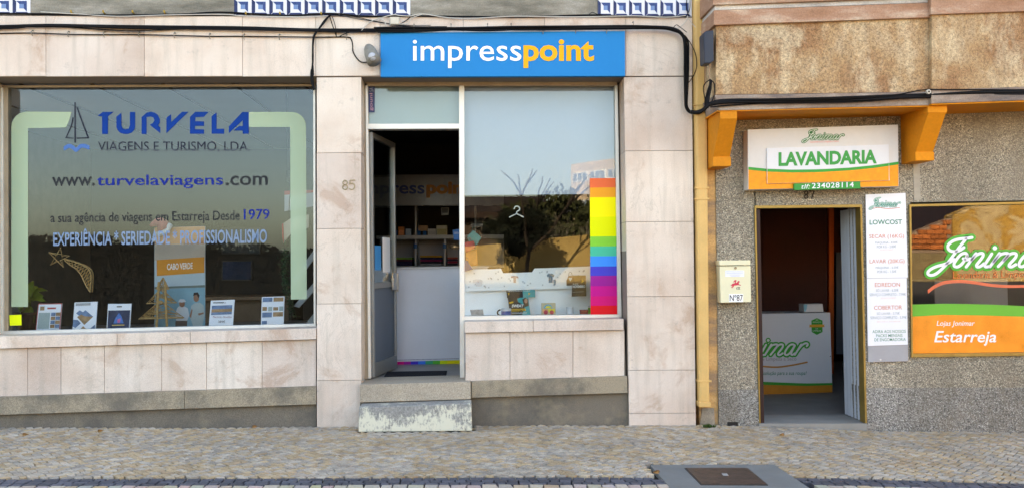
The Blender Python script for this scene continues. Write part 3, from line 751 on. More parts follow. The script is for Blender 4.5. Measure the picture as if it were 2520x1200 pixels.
cable('tile_edge_cable', 'long thin dark and beige cables along the bottom edge of the blue tiles', [
    ([(-420, 36), (0, 34), (250, 38), (440, 36), (545, 31), (700, 39), (812, 34), (900, 41), (1010, 40), (1170, 42), (1300, 42), (1450, 38), (1560, 41), (1690, 41)], -.012, .0075),
    ([(800, 34), (850, 37), (920, 52), (1000, 65), (1100, 66)], -.02, .0035), ([(820, 36), (900, 50), (980, 62), (1060, 63)], -.024, .003),
    ([(1450, 36), (1458, 31), (1470, 36), (1480, 35)], -.014, .003), ([(1690, 0), (1690, 20), (1694, 40)], -.014, .004), ([(1697, -20), (1698, 18), (1692, 36)], -.018, .003),
    ([(811, 40), (818, 62), (828, 90)], -.03, .004), ([(818, 42), (825, 64), (828, 86)], -.032, .003), ([(836, 90), (860, 80), (900, 76)], -.03, .004),
    ([(985, 60), (1005, 47), (1012, 36)], -.02, .004)], BLACKC)
cable('beige_cable', 'pale beige telephone wire looping above the blue sign', [
    ([(100, 30), (200, 36), (290, 41), (400, 38), (545, 36), (600, 40), (730, 42), (810, 40)], -.022, .004),
    ([(888, 78), (910, 55), (940, 44), (968, 37), (985, 39), (1010, 40), (1040, 35), (1100, 44), (1160, 46), (1260, 41), (1370, 42), (1450, 42), (1560, 40), (1640, 43), (1688, 39)], -.028, .004),
    ([(930, 44), (945, 52), (952, 66), (962, 73), (972, 71)], -.034, .004), ([(985, 60), (1005, 58), (1012, 46), (1038, 36)], -.034, .004),
    ([(1665, 73), (1680, 62), (1690, 50), (1692, 40)], -.06, .004), ([(1690, 42), (1710, 66), (1735, 88)], -.06, .003)], WIREW)
jb = thing('junction_box', 'small white junction box among the wires above the sign', 'junction box', tuple(W(972, 60, -.01)))
RC('box', 959, 42, 983, 61, -.045, -.002, S((.50, .46, .38), .6, .15, 20, name='yellowed_plastic'), jb, bevel=.004); RC('cover', 961, 44, 981, 59, -.05, -.046, S((.55, .51, .43), .6, .1, 20, name='yellowed_cover'), jb)
hk = MB()
for i, x in enumerate((177, 256, 328, 406, 606, 690, 791)):
    m = MB(); c = W(x, 33 if x < 500 else 37, -.005); m.tube([c+Vector((0, .02, 0)), c+Vector((0, -.02, .004)), c+Vector((0, -.022, .02))], .007, 6)
    o = m.build('wall_hook', S((.40, .27, .06), .4, .2, 20, 0, .6, name='yellow_brass_hook')); ords = ['first', 'second', 'third', 'fourth', 'fifth', 'sixth', 'seventh']
    tag(o, 'small brass cable hook under the tiles, %s from the left' % ords[i], 'hook', 'brass hooks holding the tile edge cable')

# ------------------------------------------------------------------ RIGHT BUILDING (laundry)
Q = thing('laundry_building', 'orange trimmed laundry building with pebble render and stained balcony', 'building', (4.0, 0, 0))
wall = MB(); YR = .05
dl0 = lambda y: 1857+(y-503)*12/537; dr0 = lambda y: 2121+(y-503)*12/537
XE = 3300
def topr(x): return 285-(x-1760)*12/760
wall.prism([(1757, 60), (dl0(300), 60), (dl0(955), 958), (1768, 958)], YR, .36)
wall.prism([(dl0(300), 60), (2240, 60), (2240, 500), (dr0(503), 503), (dl0(503), 506)], YR, .36)
wall.prism([(dr0(503), 503), (2240, 500), (2244, 954), (dr0(955), 954)], YR, .36)
wall.prism([(2240, 60), (XE, 60), (XE, 480), (2240, 498)], YR, .36)
wall.prism([(2243, 877), (XE, 864), (XE, 950), (2244, 954)], YR, .36)
wall.build('pebble_wall', GRIT, Q)
base = MB()
base.prism([(1768, 958), (dl0(955), 958), (1871, 1068), (1770, 1066)], YR-.012, .36)
base.prism([(dr0(955), 954), (XE, 950), (XE, 1110), (2136, 1080)], YR-.012, .36)
base.build('pebble_plinth', GRITB, Q)
RC('vent_opening', 1790, 1037, 1816, 1047.5, YR-.016, YR+.05, DARK, Q)
PR('door_threshold', [(1868, 1041), (2134, 1041), (2136, 1080), (1868, 1075)], YR-.02, .5, S((.26, .25, .23), .8, .12, 8, .2, name='cement_threshold'), Q)
PR('corner_strip', [(1738, -80), (1758, -80), (1771, 1052), (1722, 1052), (1704, 300), (1701, -80)], YR+.012, .36, moulding_mat('flaked_ochre', (.30, .20, .12), (.55, .32, .12), (.62, .38, .16)), Q)
PR('repair_patch', [(2246, 393), (2263, 391), (2266, 492), (2250, 494)], YR-.004, YR+.01, S((.38, .34, .28), .85, .15, 20, .3, name='mortar_patch'), Q)
PR('repair_patch', [(1728, 1003), (1757, 1003), (1760, 1052), (1722, 1052)], YR-.002, YR+.02, granite_mat('broken_plaster', (.30, .25, .19), (.42, .36, .27), .5), Q)
up = MB(); XW = W(1760, 500, .05).x; XQ = W(3300, 500, .05).x
up.box((XW-.2, .055, 3.6), (XQ, .36, 7.0)); up.box((XW-.2, .36, 6.7), (XQ, 9, 7.0)); up.box((XQ-.2, .36, -.8), (XQ, 9, 7.0)); up.box((XW-.2, 8.8, -.8), (XQ, 9, 7.0))
up.build('upper_wall', BALC, Q)
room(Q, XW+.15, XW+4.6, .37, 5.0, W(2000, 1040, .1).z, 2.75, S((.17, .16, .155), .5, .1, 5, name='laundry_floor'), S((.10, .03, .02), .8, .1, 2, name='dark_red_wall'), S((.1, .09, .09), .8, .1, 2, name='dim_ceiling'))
# balcony
bal = PR('balcony', [(1762, 62), (2292, 43), (2292, 226), (1762, 233)], -.45, YR, BALC, Q)
T1 = lambda x: 62-(x-1762)*19/530
def bpart(name, dy0, dy1, yf, mat, x0=1762, x1=2292, f=T1, b=.004):
    return PR(name, [(x0, f(x0)+dy0), (x1, f(x1)+dy0), (x1, f(x1)+dy1), (x0, f(x0)+dy1)], yf, YR, mat, bal, bevel=b)
bpart('pink_moulding', -36, 0, -.485, PINKM, 1757); bpart('white_moulding', -49, -36.5, -.475, WHITEM, 1759); bpart('cap_moulding', -100, -49.5, -.505, PINKM, 1755)
PR('ledge', [(1759, 234), (2292, 226.5), (2292, 259), (1769, 272)], -.465, YR, LEDGE, bal, bevel=.004)
PR('soffit', [(1765, 272), (2292, 259.5), (2292, 262.5), (1765, 275)], -.455, YR, ORANGE, bal)
T2 = lambda x: 36-(x-2292)*8/228
bpart('pier_panel', 0, 186, -.50, BALC, 2293, 2960, T2); bpart('pink_moulding', -50, 0, -.53, PINKM, 2291, 2960, T2); bpart('cap_moulding', -110, -50.5, -.55, PINKM, 2289, 2960, T2)
bpart('ledge', 186, 219, -.51, LEDGE, 2292, 2960, T2); bpart('soffit', 219.5, 223, -.50, ORANGE, 2292, 2960, T2)
# brackets
def bracket(xa, xb, yt, yk, yl, yb_, cap):
    A = W(xa, yb_, -.22); Bq = W(xb, yb_, -.22)
    zt_ = W(xa, yt, -.45).z+.02; zk = W(xa, yk, -.45).z; zl = W(xa, yl, -.22).z; zb_ = A.z
    prof = [(-.45, zt_), (-.45, zk), (-.22, zl), (-.22, zb_), (YR+.02, zb_), (YR+.02, zt_)]
    n = len(prof)
    vv = [(A.x, y, z) for y, z in prof]+[(Bq.x, y, z) for y, z in prof]
    o = MB().add(vv, [tuple(range(n)), tuple(range(2*n-1, n-1, -1))]+[(i, i+n, (i+1) % n+n, (i+1) % n) for i in range(n)]).build('bracket', ORANGE, Q, bevel=.005)
    e = .006
    MB().box((A.x-e, -.22-e, zb_+.001), (Bq.x+e, -.10, zl-.002)).build('foot', ORANGE, o, bevel=.003)
    if cap: MB().box((A.x-e, -.45-e, zk), (Bq.x+e, -.30, zt_-.03)).build('cap', ORANGE, o, bevel=.003)
    return o
bracket(1756, 1797, 274, 292, 386, 410, False); bracket(2254, 2297, 258, 278, 374, 396, True)
# drainpipe
dp = thing('drainpipe', 'ochre painted square drainpipe between the two buildings', 'drainpipe', tuple(W(1732, 1003, -.03)))
PR('pipe', [(1707, -80), (1738, -80), (1747, 992), (1721, 992)], -.06, .045, PIPE, dp, bevel=.022)
PR('shoe', [(1719, 988), (1749, 988), (1750, 1000), (1721, 1001)], -.075, .045, PIPE, dp, bevel=.006)
for y in (255, 460, 487, 935):
    x = 1708+ (y+80)*13/1072
    PR('collar', [(x-2, y), (x+31, y), (x+31, y+4), (x-2, y+4)], -.065, .05, PIPE, dp)
# doorway frame
df = bars('door_frame', [[(1857, 506), (2122, 503), (2122, 510), (1857, 513)]], .03, .12, GOLD, Q)
sub('frame_side', [[(1857, 510), (1861, 510), (1872, 1040), (1868.5, 1040)]], .03, .12, GOLD, df)
sub('frame_side', [[(2117, 508), (2122, 508), (2134, 1040), (2129, 1040)]], .03, .14, GOLD, df)
sub('dark_jamb', [[(1861, 512), (1870, 512), (1881, 1040), (1872, 1040)]], .06, .20, S((.035, .015, .013), .5, .2, 9, name='dark_brown_jamb'), df)
# folding door pushed to the right side
fd = thing('folding', '', '') if False else None
fdm = MB(); c0 = W(2116, 512, .10); c1 = W(2128, 1036, .10); nP = 12
LAM = S((.42, .45, .50), .5, .06, 6, name='grey_white_pvc')
first = None
for i in range(nP):
    y0 = .11+i*.036; y1 = y0+.034
    dx = .012 if i % 2 else 0
    m = MB(); m.add([(c0.x-dx, y0, c0.z), (c0.x+.02-dx, y0, c0.z), (c0.x+.02-(.012-dx), y1, c0.z), (c0.x-(.012-dx), y1, c0.z),
                     (c1.x-dx, y0, c1.z), (c1.x+.02-dx, y0, c1.z), (c1.x+.02-(.012-dx), y1, c1.z), (c1.x-(.012-dx), y1, c1.z)],
                    [(0, 3, 2, 1), (4, 5, 6, 7), (0, 1, 5, 4), (1, 2, 6, 5), (2, 3, 7, 6), (3, 0, 4, 7)])
    if first is None: first = m.build('folding_door', LAM, Q); first['label'] = 'white concertina door folded against the right jamb'
    else: m.build('door_slat', LAM, first)
# laundry window
qw = bars('display_window', [[(2238, 503), (XE, 478), (XE, 484), (2238, 509)]], .03, .13, GOLD, Q); qw['label'] = 'laundry window with green and orange film'
sub('frame_bottom', [[(2243, 870), (XE, 856), (XE, 864), (2243, 878)]], .03, .13, GOLD, qw)
sub('frame_side', [[(2238, 508), (2243, 508), (2247, 872), (2243, 872)]], .03, .13, GOLD, qw)
PR('pane', [(2242, 506), (XE, 482), (XE, 859), (2245, 873)], .085, .091, GLASS_R, qw)
YQ = .0843
def strip(xs, top, bot, Y, mat, parent, name='film_band'):
    m = MB(); vv = [W(x, top(x), Y) for x in xs]+[W(x, bot(x), Y) for x in xs]; n = len(xs)
    m.add(vv, [(i, i+1, n+i+1, n+i) for i in range(n-1)]); return m.build(name, mat, parent, fix=False)
def interp(pts):
    def f(x):
        for (a, b), (c, d) in zip(pts, pts[1:]):
            if x <= c: break
        t = (x-a)/(c-a); return b+(d-b)*t
    return f
xs = [2245+i*25 for i in range(14)]+[2700, XE]
gt = interp([(2245, 748), (2330, 746), (2430, 748), (2520, 752), (2700, 760), (XE, 790)]); ot = interp([(2245, 778), (2320, 773.5), (2420, 775), (2520, 778), (2700, 786), (XE, 810)])
strip(xs, gt, ot, YQ, S(hexc(92, 170, 62), .35, .04, 4, name='green_film'), qw)
strip(xs, ot, lambda x: 871-(x-2245)*14/1055, YQ, S((.86, .27, .03), .35, .2, 7, name='orange_film'), qw)
SWH = S((.76, .77, .80), .5, .02, 4, name='white_vinyl')
text('Lojas Jonimar', 2305, 788, 2399, 804, YQ-.001, SWH, qw, 0, .004, .2)
text('Estarreja', 2299, 813, 2452, 850, YQ-.001, SWH, qw, 0, .012, .2)
text('Lavandaria & Limpeza a Seco', 2345, 668, 2598, 690, YQ-.001, S(hexc(200, 105, 60), .5, .05, 5, name='copper_vinyl'), qw, 5, 0)
# script wordmark strokes in their own units
JON = [[(880, 163), (800, 174), (690, 185), (600, 205), (530, 243), (488, 290), (488, 338), (520, 374), (575, 390), (640, 383), (700, 358), (748, 322)],
 [(780, 182), (700, 285), (620, 388), (540, 500), (470, 585), (400, 658), (330, 722), (260, 766), (195, 776), (156, 750), (168, 708), (225, 664), (315, 626), (420, 600), (510, 565), (590, 515)],
 [(800, 470), (795, 430), (755, 415), (695, 440), (635, 505), (588, 580), (592, 628), (645, 638), (705, 600), (760, 530), (795, 465)], [(735, 505), (790, 525), (850, 505)],
 [(945, 420), (870, 525), (785, 640)], [(870, 525), (940, 455), (1010, 420), (1060, 425), (1055, 475), (1000, 550), (955, 608), (965, 638), (1015, 632), (1080, 585)],
 [(1205, 425), (1140, 525), (1090, 605), (1105, 638), (1155, 632)], [(1330, 418), (1260, 520), (1175, 635)], [(1235, 555), (1330, 450), (1410, 420), (1475, 425), (1450, 480), (1310, 632)],
 [(1400, 530), (1480, 450), (1550, 418), (1605, 430), (1590, 490), (1500, 590), (1490, 628), (1530, 638), (1600, 600)],
 [(1890, 445), (1855, 420), (1790, 425), (1720, 480), (1660, 565), (1655, 620), (1700, 636), (1770, 595), (1830, 520), (1890, 440)], [(1890, 440), (1830, 540), (1800, 605), (1825, 635), (1890, 600)],
 [(2040, 420), (1970, 520), (1890, 630)], [(1960, 535), (2040, 450), (2110, 405), (2170, 395), (2200, 420), (2170, 455)]]
def wordmark(fn, parent, Y, wwhite, wgreen, white, green, dots=True):
    m = MB()
    for s_ in JON: m.stroke([fn(*p) for p in smooth_path(s_, 3)], wgreen, Y, .0010)
    d = fn(1255, 335); m.stroke([(d[0]-.01, d[1]), (d[0]+.01, d[1])], wgreen*1.05, Y, .0010)
    # fill behind the letters so the outline closes up
    m.stroke([fn(*p) for p in ((620, 560), (900, 530), (1300, 530), (1700, 530), (1960, 520))], wgreen*1.25, Y+.0003, .0010)
    m.stroke([fn(*p) for p in ((560, 300), (650, 270), (560, 420), (500, 520))], wgreen*1.0, Y+.0003, .0010)
    m.build('script_outline', green, parent)
    m = MB()
    for s_ in JON: m.stroke([fn(*p) for p in smooth_path(s_, 3)], wwhite, Y-.0022, .0008)
    m.stroke([(d[0]-.01, d[1]), (d[0]+.01, d[1])], wwhite*1.5, Y-.0022, .0008)
    m.build('script_lettering', white, parent)
GRV = S(hexc(66, 158, 60), .4, .05, 4, name='script_green')
wordmark(lambda u_, v_: (2260+u_/6.665, 560+v_/6.665), qw, YQ-.002, 7.2, 19.5, SWH, GRV)
CORAL = S(hexc(218, 110, 78), .5, .08, 6, name='coral_vinyl')
m = MB()
sw = [(2284, 714), (2300, 702), (2325, 692), (2360, 689), (2395, 692), (2440, 699), (2490, 702), (2560, 699), (2640, 690)]
for k in range(4): m.stroke(smooth_path([(x, y+k*2.1*(1-.4*i/8)) for i, (x, y) in enumerate(sw)], 4), 1.6 if k else 3.4, YQ-.001-.0008*k, .0003)
m.build('swoosh', CORAL, qw)

# ------------------------------------------------------------------ laundry sign
ls = thing('laundry_sign', 'white and orange laundry sign board under the balcony', 'sign', tuple(W(2025, 467, -.07)))
sgw = S((.62, .60, .58), .45, .05, 3, name='sign_board_white')
PR('board', [(1840, 319.5), (2210, 307), (2212, 459), (1841, 467)], -.09, .045, sgw, ls, bevel=.002)
g1 = interp([(1841, 411), (1890, 416), (1950, 418), (2020, 417), (2090, 413), (2150, 407), (2212, 398)]); g2 = lambda x: g1(x)+7
xs = [1842+i*20.5 for i in range(19)]
sb = lambda x: 466.5-(x-1841)*8/371
strip(xs, g1, g2, -.0915, GREEN, ls, 'green_wave'); strip(xs, g2, sb, -.0915, ORNG, ls, 'orange_print')
ov = PR('raised_panel', [(1887, 365), (2187, 356), (2189, 444.5), (1888, 452.5)], -.104, -.093, S((.66, .67, .70), .35, .03, 3, name='acrylic_white'), ls, bevel=.0015)
xs2 = [1888.5+i*20 for i in range(16)]; xs2[-1] = 2187.5
sb2 = lambda x: 452-(x-1888)*8/300
strip(xs2, g1, g2, -.1055, GREEN, ov, 'green_wave'); strip(xs2, g2, sb2, -.1055, ORNG, ov, 'orange_print')
text('LAVANDARIA', 1916, 375, 2158, 409.5, -.1058, S(hexc(48, 148, 72), .5, .05, 4, name='laundry_green'), ov, 6.5, .042, 0, .97)
for b in (2, 0): pass
wordmark(lambda u_, v_: (1960+((u_+136)/1.331)/15, 300+((v_-335)/1.3+420)/15), ls, -.093, 1.5, 5.0, S((.72, .78, .70), .5, .02, 4, name='script_white'), S(hexc(48, 112, 56), .5, .05, 5, name='dark_script_green'))
text('Lavandaria & Limpeza a Seco', 1994, 347, 2064, 353.5, -.0925, S(hexc(226, 140, 130), .5, .05, 5, name='pale_red_print'), ls, 2)
ph = PR('phone_plate', [(1955, 452), (2117, 447), (2118, 464), (1955, 468)], -.125, -.092, S(hexc(34, 140, 62), .45, .04, 4, name='phone_green'), ls, bevel=.001)
text('tlf:', 1972, 453.5, 1993, 465, -.1265, SWH, ph, .5, 0, .2); text('234028114', 1998, 450.5, 2101, 464, -.1265, SWH, ph, 3, .01, 0, 1.1)
hn2 = thing('house_number', 'dark metal number 87 half hidden under the laundry sign', 'house number', tuple(W(1992, 488, .04)))
DKB = S((.035, .028, .022), .5, .2, 9, 0, .4, name='dark_bronze')
digit([[(1984+3.6*math.sin(t*.5236), 475-4.5*math.cos(t*.5236)) for t in range(13)], [(1984+4.4*math.sin(t*.5236), 484-4.6*math.cos(t*.5236)) for t in range(13)]], 2.6, .042, hn2, DKB)
digit([[(1992.5, 470), (2003, 470), (1997.5, 488)]], 2.8, .042, hn2, DKB)

# ------------------------------------------------------------------ price board
pb = thing('price_board', 'tall white price list board between laundry door and window', 'sign', tuple(W(2184, 890, .03)))
PR('backing', [(2131, 480), (2229, 476), (2235, 887.5), (2137, 890)], .028, .048, S((.34, .34, .36), .4, .06, 6, name='grey_perspex'), pb)
PR('price_sheet', [(2130.5, 479), (2228.5, 475), (2234, 682), (2133.5, 683.5)], .022, .027, S((.74, .75, .80), .4, .02, 3, name='price_sheet_white'), pb)
PR('price_sheet', [(2133.5, 684.5), (2231, 683), (2234, 846.5), (2136, 850)], .022, .027, S((.74, .75, .80), .4, .02, 3, name='price_sheet_white'), pb)
TG = S(hexc(62, 132, 104), .6, .03, 4, name='teal_ink'); TO = S(hexc(206, 132, 108), .6, .03, 4, name='coral_ink'); TGR = S(hexc(130, 150, 160), .6, .03, 4, name='grey_ink'); TP = S(hexc(222, 190, 182), .6, .03, 4, name='faint_ink')
Yp = .0212
wordmark(lambda u_, v_: (2138+(u_-120)/2080*78, 486+(v_-150)/640*30.5), pb, Yp, .9, 3.4, S((.72, .76, .74), .6, .02, 4, name='script_pale'), S(hexc(70, 150, 130), .6, .03, 4, name='script_teal'))
m = MB(); m.stroke(smooth_path([(2141, 516), (2160, 511), (2185, 514), (2214, 511)], 4), 1.6, Yp, .0004); m.build('swoosh', TO, pb)
for s_, x0, y0, x1, y1, mt, bo in (('LOWCOST', 2140, 541, 2220, 553, TG, .02), ('SECAR (16KG)', 2139, 576.5, 2225, 589, TO, .006), ('MÁQUINA - 8.00€', 2154, 593, 2209, 600.5, TGR, 0), ('POR KG - 2.00€', 2158, 603.5, 2205, 610, TGR, 0),
    ('SECADOS DOBLAR', 2166, 613, 2198, 616.5, TP, 0), ('LAVAR (20KG)', 2140, 637.5, 2226, 650, TO, .006), ('MÁQUINA - 6.50€', 2155, 654, 2211, 661.5, TGR, 0), ('POR KG - 1.50€', 2159, 664.5, 2206, 671, TGR, 0),
    ('EDREDON', 2153, 695, 2215, 705, TO, .006), ('SÓ LAVAR - 6.50€', 2156, 709, 2211, 717, TGR, 0), ('SERVIÇO COMPLETO - 7.99€', 2140, 720.5, 2229, 729, TGR, 0), ('SECAR E DOBRAR', 2168, 731, 2205, 734.5, TP, 0),
    ('COBERTOR', 2151, 751, 2220, 761, TO, .006), ('SÓ LAVAR - 3.75€', 2158, 766, 2214, 773.5, TGR, 0), ('SERVIÇO COMPLETO - 5.99€', 2142, 777, 2231, 785.5, TGR, 0), ('SECAR E DOBRAR', 2158, 789, 2217, 792, TP, 0),
    ('ADIRA AOS NOSSOS', 2147, 811, 2229, 818.5, TG, .004), ('PACKS MENSAIS', 2156, 821, 2221, 828.5, TG, .004), ('DE ENGOMADORIA', 2152, 831, 2229, 838.5, TG, .004)):
    text(s_, x0, y0, x1, y1, Yp, mt, pb, 1.0, bo)
MB().stroke([(2166.9, 884), (2167.1, 884)], 5, .024, .002).build('screw', S((.6, .6, .6), .3, .1, 9, 0, .7, name='screw_head'), pb)

# ------------------------------------------------------------------ mailbox
mb = thing('mailbox', 'cream metal mailbox beside the laundry door', 'mailbox', tuple(W(1809, 745, .0)))
CREAM = S((.70, .66, .46), .45, .05, 4, name='cream_enamel')
PR('body', [(1771, 654), (1847, 653), (1848.5, 742), (1774, 744)], -.075, .045, CREAM, mb, bevel=.004)
PR('lid', [(1770, 640), (1846.5, 639.5), (1847, 651.5), (1771, 652.5)], -.088, .045, CREAM, mb, bevel=.005)
MB().stroke([(1809.9, 658.5), (1810.1, 658.5)], 6.5, -.077, .004).build('lock', S((.25, .22, .16), .3, .2, 12, 0, .8, name='lock_metal'), mb)
RC('name_sticker', 1785, 664.5, 1831.5, 680, -.0775, -.0755, S((.74, .75, .82), .6, .02, 5, name='sticker_paper'), mb)
m = MB()
for y, a, b in ((667, 1787, 1829), (671.3, 1788, 1828), (675, 1795, 1822), (678, 1798, 1820)): m.flat([(a, y), (b, y), (b, y+.9), (a, y+.9)], -.0782)
m.build('faint_print', S((.48, .50, .64), .6, .1, 60, name='faded_print'), mb, fix=False)
RED = S(hexc(205, 62, 82), .5, .05, 5, name='red_emblem')
e = lambda l: [(1700+x/7.5, 620+y/7.5) for x, y in l]
m = MB()
m.flat(e([(735, 605), (775, 575), (815, 565), (850, 560), (870, 530), (885, 525), (908, 540), (900, 550), (885, 552), (888, 580), (885, 600), (850, 605), (800, 612), (770, 618), (750, 655), (745, 650), (765, 608), (740, 612)]), -.0765)
m.flat(e([(880, 585), (925, 600), (920, 612), (880, 602)]), -.0766); m.flat(e([(808, 512), (830, 510), (850, 515), (835, 530), (832, 568), (812, 568), (815, 535), (785, 555), (780, 548)]), -.0768); m.flat(e([(775, 615), (800, 612), (770, 660), (762, 655)]), -.0767)
m.build('rider_emblem', RED, mb, fix=False)
text('ctt', 1812, 704.5, 1821.5, 711, -.0765, BLACK, mb, 0, .01)
RC('number_sticker', 1794, 722, 1829, 742, -.0775, -.0755, PAPER, mb)
text('Nº87', 1796, 724.5, 1828, 739.5, -.0785, BLACK, mb, .5, .004)

# ------------------------------------------------------------------ cables and splice box on the right
sx = thing('splice_box', 'dark blue-black cable splice box hanging at the balcony corner', 'splice box', tuple(W(1742, 155, -.4)))
PR('housing', [(1732, 80), (1740, 76), (1756, 75), (1757, 150), (1748, 156), (1734, 156)], -.50, -.36, S((.025, .032, .05), .45, .1, 9, name='dark_plastic_housing'), sx, bevel=.008)
PR('side_cover', [(1728, 86), (1733, 80), (1735, 156), (1730, 157)], -.44, -.34, S((.03, .03, .035), .5, .1, 9, name='black_side_cover'), sx, bevel=.004)
PR('sticker', [(1729.2, 128), (1731, 126), (1731.3, 134), (1729.4, 136)], -.4415, -.4405, S((.8, .4, .03), .5, name='orange_sticker'), sx)
MB().tube([W(1746, 154, -.42), W(1745, 175, -.42), W(1747, 196, -.42)], .006).build('tail_cable', WIREB, sx)
cable('balcony_cable_bundle', 'thick black cable bundle fixed along the bottom ledge of the balcony', [
    ([(1700, 276), (1722, 276), (1738, 264), (1752, 254), (1790, 248), (1900, 247), (2050, 243), (2180, 238), (2290, 234), (2400, 228), (2520, 226), (2960, 216)], -.50, .016),
    ([(1705, 279), (1730, 270), (1750, 258), (1800, 252), (1950, 251), (2120, 246), (2230, 240), (2300, 238), (2420, 232), (2520, 231), (2960, 222)], -.50, .012),
    ([(1745, 262), (1780, 250), (1920, 244), (2080, 240), (2200, 234), (2270, 222), (2330, 221), (2430, 221), (2520, 221), (2960, 214)], -.515, .005),
    ([(1748, 264), (1850, 256), (2000, 253), (2100, 251), (2200, 244)], -.49, .005)], BLACKC)
cable('cable_coil', 'loose coil of black wire hanging below the splice box', [
    ([(1747, 196), (1736, 205), (1731, 215), (1733, 235), (1738, 258)], -.44, .004), ([(1748, 196), (1757, 205), (1758, 220), (1756, 240), (1748, 256)], -.44, .004),
    ([(1749, 198), (1747, 220), (1742, 245), (1740, 266)], -.45, .013), ([(1740, 262), (1738, 242), (1742, 222), (1750, 203)], -.46, .007), ([(1736, 270), (1735, 250), (1740, 232), (1744, 250), (1742, 266)], -.43, .006)], BLACKC)
MB().tube([W(2285, 227, -.52), W(2285, 227, -.545)], .013, 12).build('x', WIREW) if False else None
rl = MB(); c = W(2283, 227, -.53); rl.tube([c+Vector((0, 0, 0)), c+Vector((0, -.02, 0))], .018, 14); rl.tube([c+Vector((0, -.021, 0)), c+Vector((0, -.024, 0))], .008, 10, 1)
tag(rl.build('cable_grommet', [S((.55, .5, .42), .5, name='cream_plastic'), BLACK]), 'round cream cable grommet above the right orange bracket', 'grommet')

# ------------------------------------------------------------------ inside the travel agency
PR('display_shelf', [(-300, LB(-300)+5), (776, LB(776)+5), (776, LB(776)+12), (-300, LB(-300)+12)], .36, 1.25, S((.20, .17, .15), .5, .15, 5, name='shelf_board'), B)
def leaflet(lab, pts, Y, base, extra):
    t_ = thing('brochure', lab, 'brochure', tuple(W(sum(p[0] for p in pts)/4, max(p[1] for p in pts), Y)), 'brochures standing in the travel agency window')
    PR('sheet', pts, Y, Y+.012, base, t_)
    (xa, ya), (xb, yb_), (xc, yc), (xd, yd) = pts
    def q(u_, v_): 
        return ((xa+(xb-xa)*u_)*(1-v_)+(xd+(xc-xd)*u_)*v_, (ya+(yb_-ya)*u_)*(1-v_)+(yd+(yc-yd)*u_)*v_)
    for i, (nm, poly, mt) in enumerate(extra): MB().flat([q(*p) for p in poly], Y-.001-.0006*i).build(nm, mt, t_, fix=False)
    MB().tube([W((xa+xb)/2, ya+8, Y+.014), W((xd+xc)/2, yd, Y+.10)], .005).build('stand', WHITE, t_)
    return t_
def sq(a, b, c, d): return [(a, b), (c, b), (c, d), (a, d)]
PBL = S((.14, .22, .36), .5, .5, 16, name='photo_blue'); PTN = S((.36, .22, .12), .5, .6, 16, name='photo_tan'); PGY = S((.34, .42, .42), .5, .1, 8, name='pale_teal_print'); PRD = S((.50, .10, .10), .5, .2, 9, name='red_print'); PDK = S((.035, .05, .10), .5, .4, 14, name='dark_photo')
PW = S((.80, .83, .90), .55, .03, 5, name='cool_white_paper')
leaflet('brochure with red border and pale green block, leftmost of the row', [(94, 746), (153, 745), (147, 815), (87, 816)], .42, PW,
        [('border', sq(0, 0, 1, .03), PRD), ('border', sq(0, .03, .03, 1), PRD), ('border', sq(.97, .03, 1, 1), PRD), ('text_block', sq(.06, .32, .54, .88), PGY), ('title', sq(.4, .14, .76, .2), PRD), ('badge', sq(.1, .1, .28, .24), PTN)]+[('photo', sq(.58+.2*i, .32+.14*j, .76+.2*i, .44+.14*j), (PBL, PTN)[(i+j) % 2]) for i in range(2) for j in range(4)])
leaflet('white brochure with diamond shaped city photos, second of the row', [(183.5, 743), (240, 741), (235, 811), (178, 813)], .42, PW,
        [('photo', [(.5, .28), (.86, .52), (.5, .80), (.16, .52)], PTN), ('photo', [(.5, .28), (.86, .52), (.5, .50), (.3, .42)], PBL), ('photo', [(.25, .28), (.42, .36), (.25, .48), (.1, .38)], PBL), ('photo', [(.0, .6), (.2, .62), (.34, .74), (.12, .9), (0, .84)], PBL), ('photo', [(.3, .98), (.45, .84), (.62, .96), (.58, 1), (.32, 1)], PTN), ('photo', [(.7, .98), (.96, .8), (.96, .99)], PBL), ('header', sq(.06, .03, .7, .12), S((.35, .37, .4), .5, name='grey_print'))])
leaflet('brochure with dark blue night picture, third of the row', [(266, 746.5), (323.5, 746), (319, 809.5), (262, 811)], .42, PW,
        [('picture', sq(.03, .25, .97, 1), PDK), ('picture', [(.28, .75), (.36, .52), (.5, .34), (.62, .5), (.72, .75)], S((.06, .16, .42), .5, .5, 20, name='blue_spires')), ('picture', [(.44, .6), (.58, .56), (.56, .72), (.46, .74)], S((.5, .14, .3), .5, .3, 20, name='pink_glow')), ('caption', sq(.22, .8, .76, .84), S((.6, .42, .16), .5, name='gold_print')), ('title', sq(.38, .09, .6, .13), BLACK)])
lf = leaflet('white promotion leaflet with coastal photo, beside the banner', [(519, 738.5), (577.5, 736), (573, 800), (513.5, 802)], .42, PW,
        [('photo', sq(.06, .2, .92, .56), PBL), ('photo', sq(.06, .34, .92, .46), PTN), ('title', sq(.1, .07, .55, .11), S((.2, .22, .26), .5, name='grey_ink_dark'))])
text('PROMOÇÃO', 526, 741.5, 556, 746, .417, GREYV, lf); text('Marrocos - Reveillon', 524, 776, 570, 781, .417, S((.3, .1, .14), .6, name='maroon_ink'), lf); text('389€', 537, 787, 554, 793, .417, GREYV, lf)
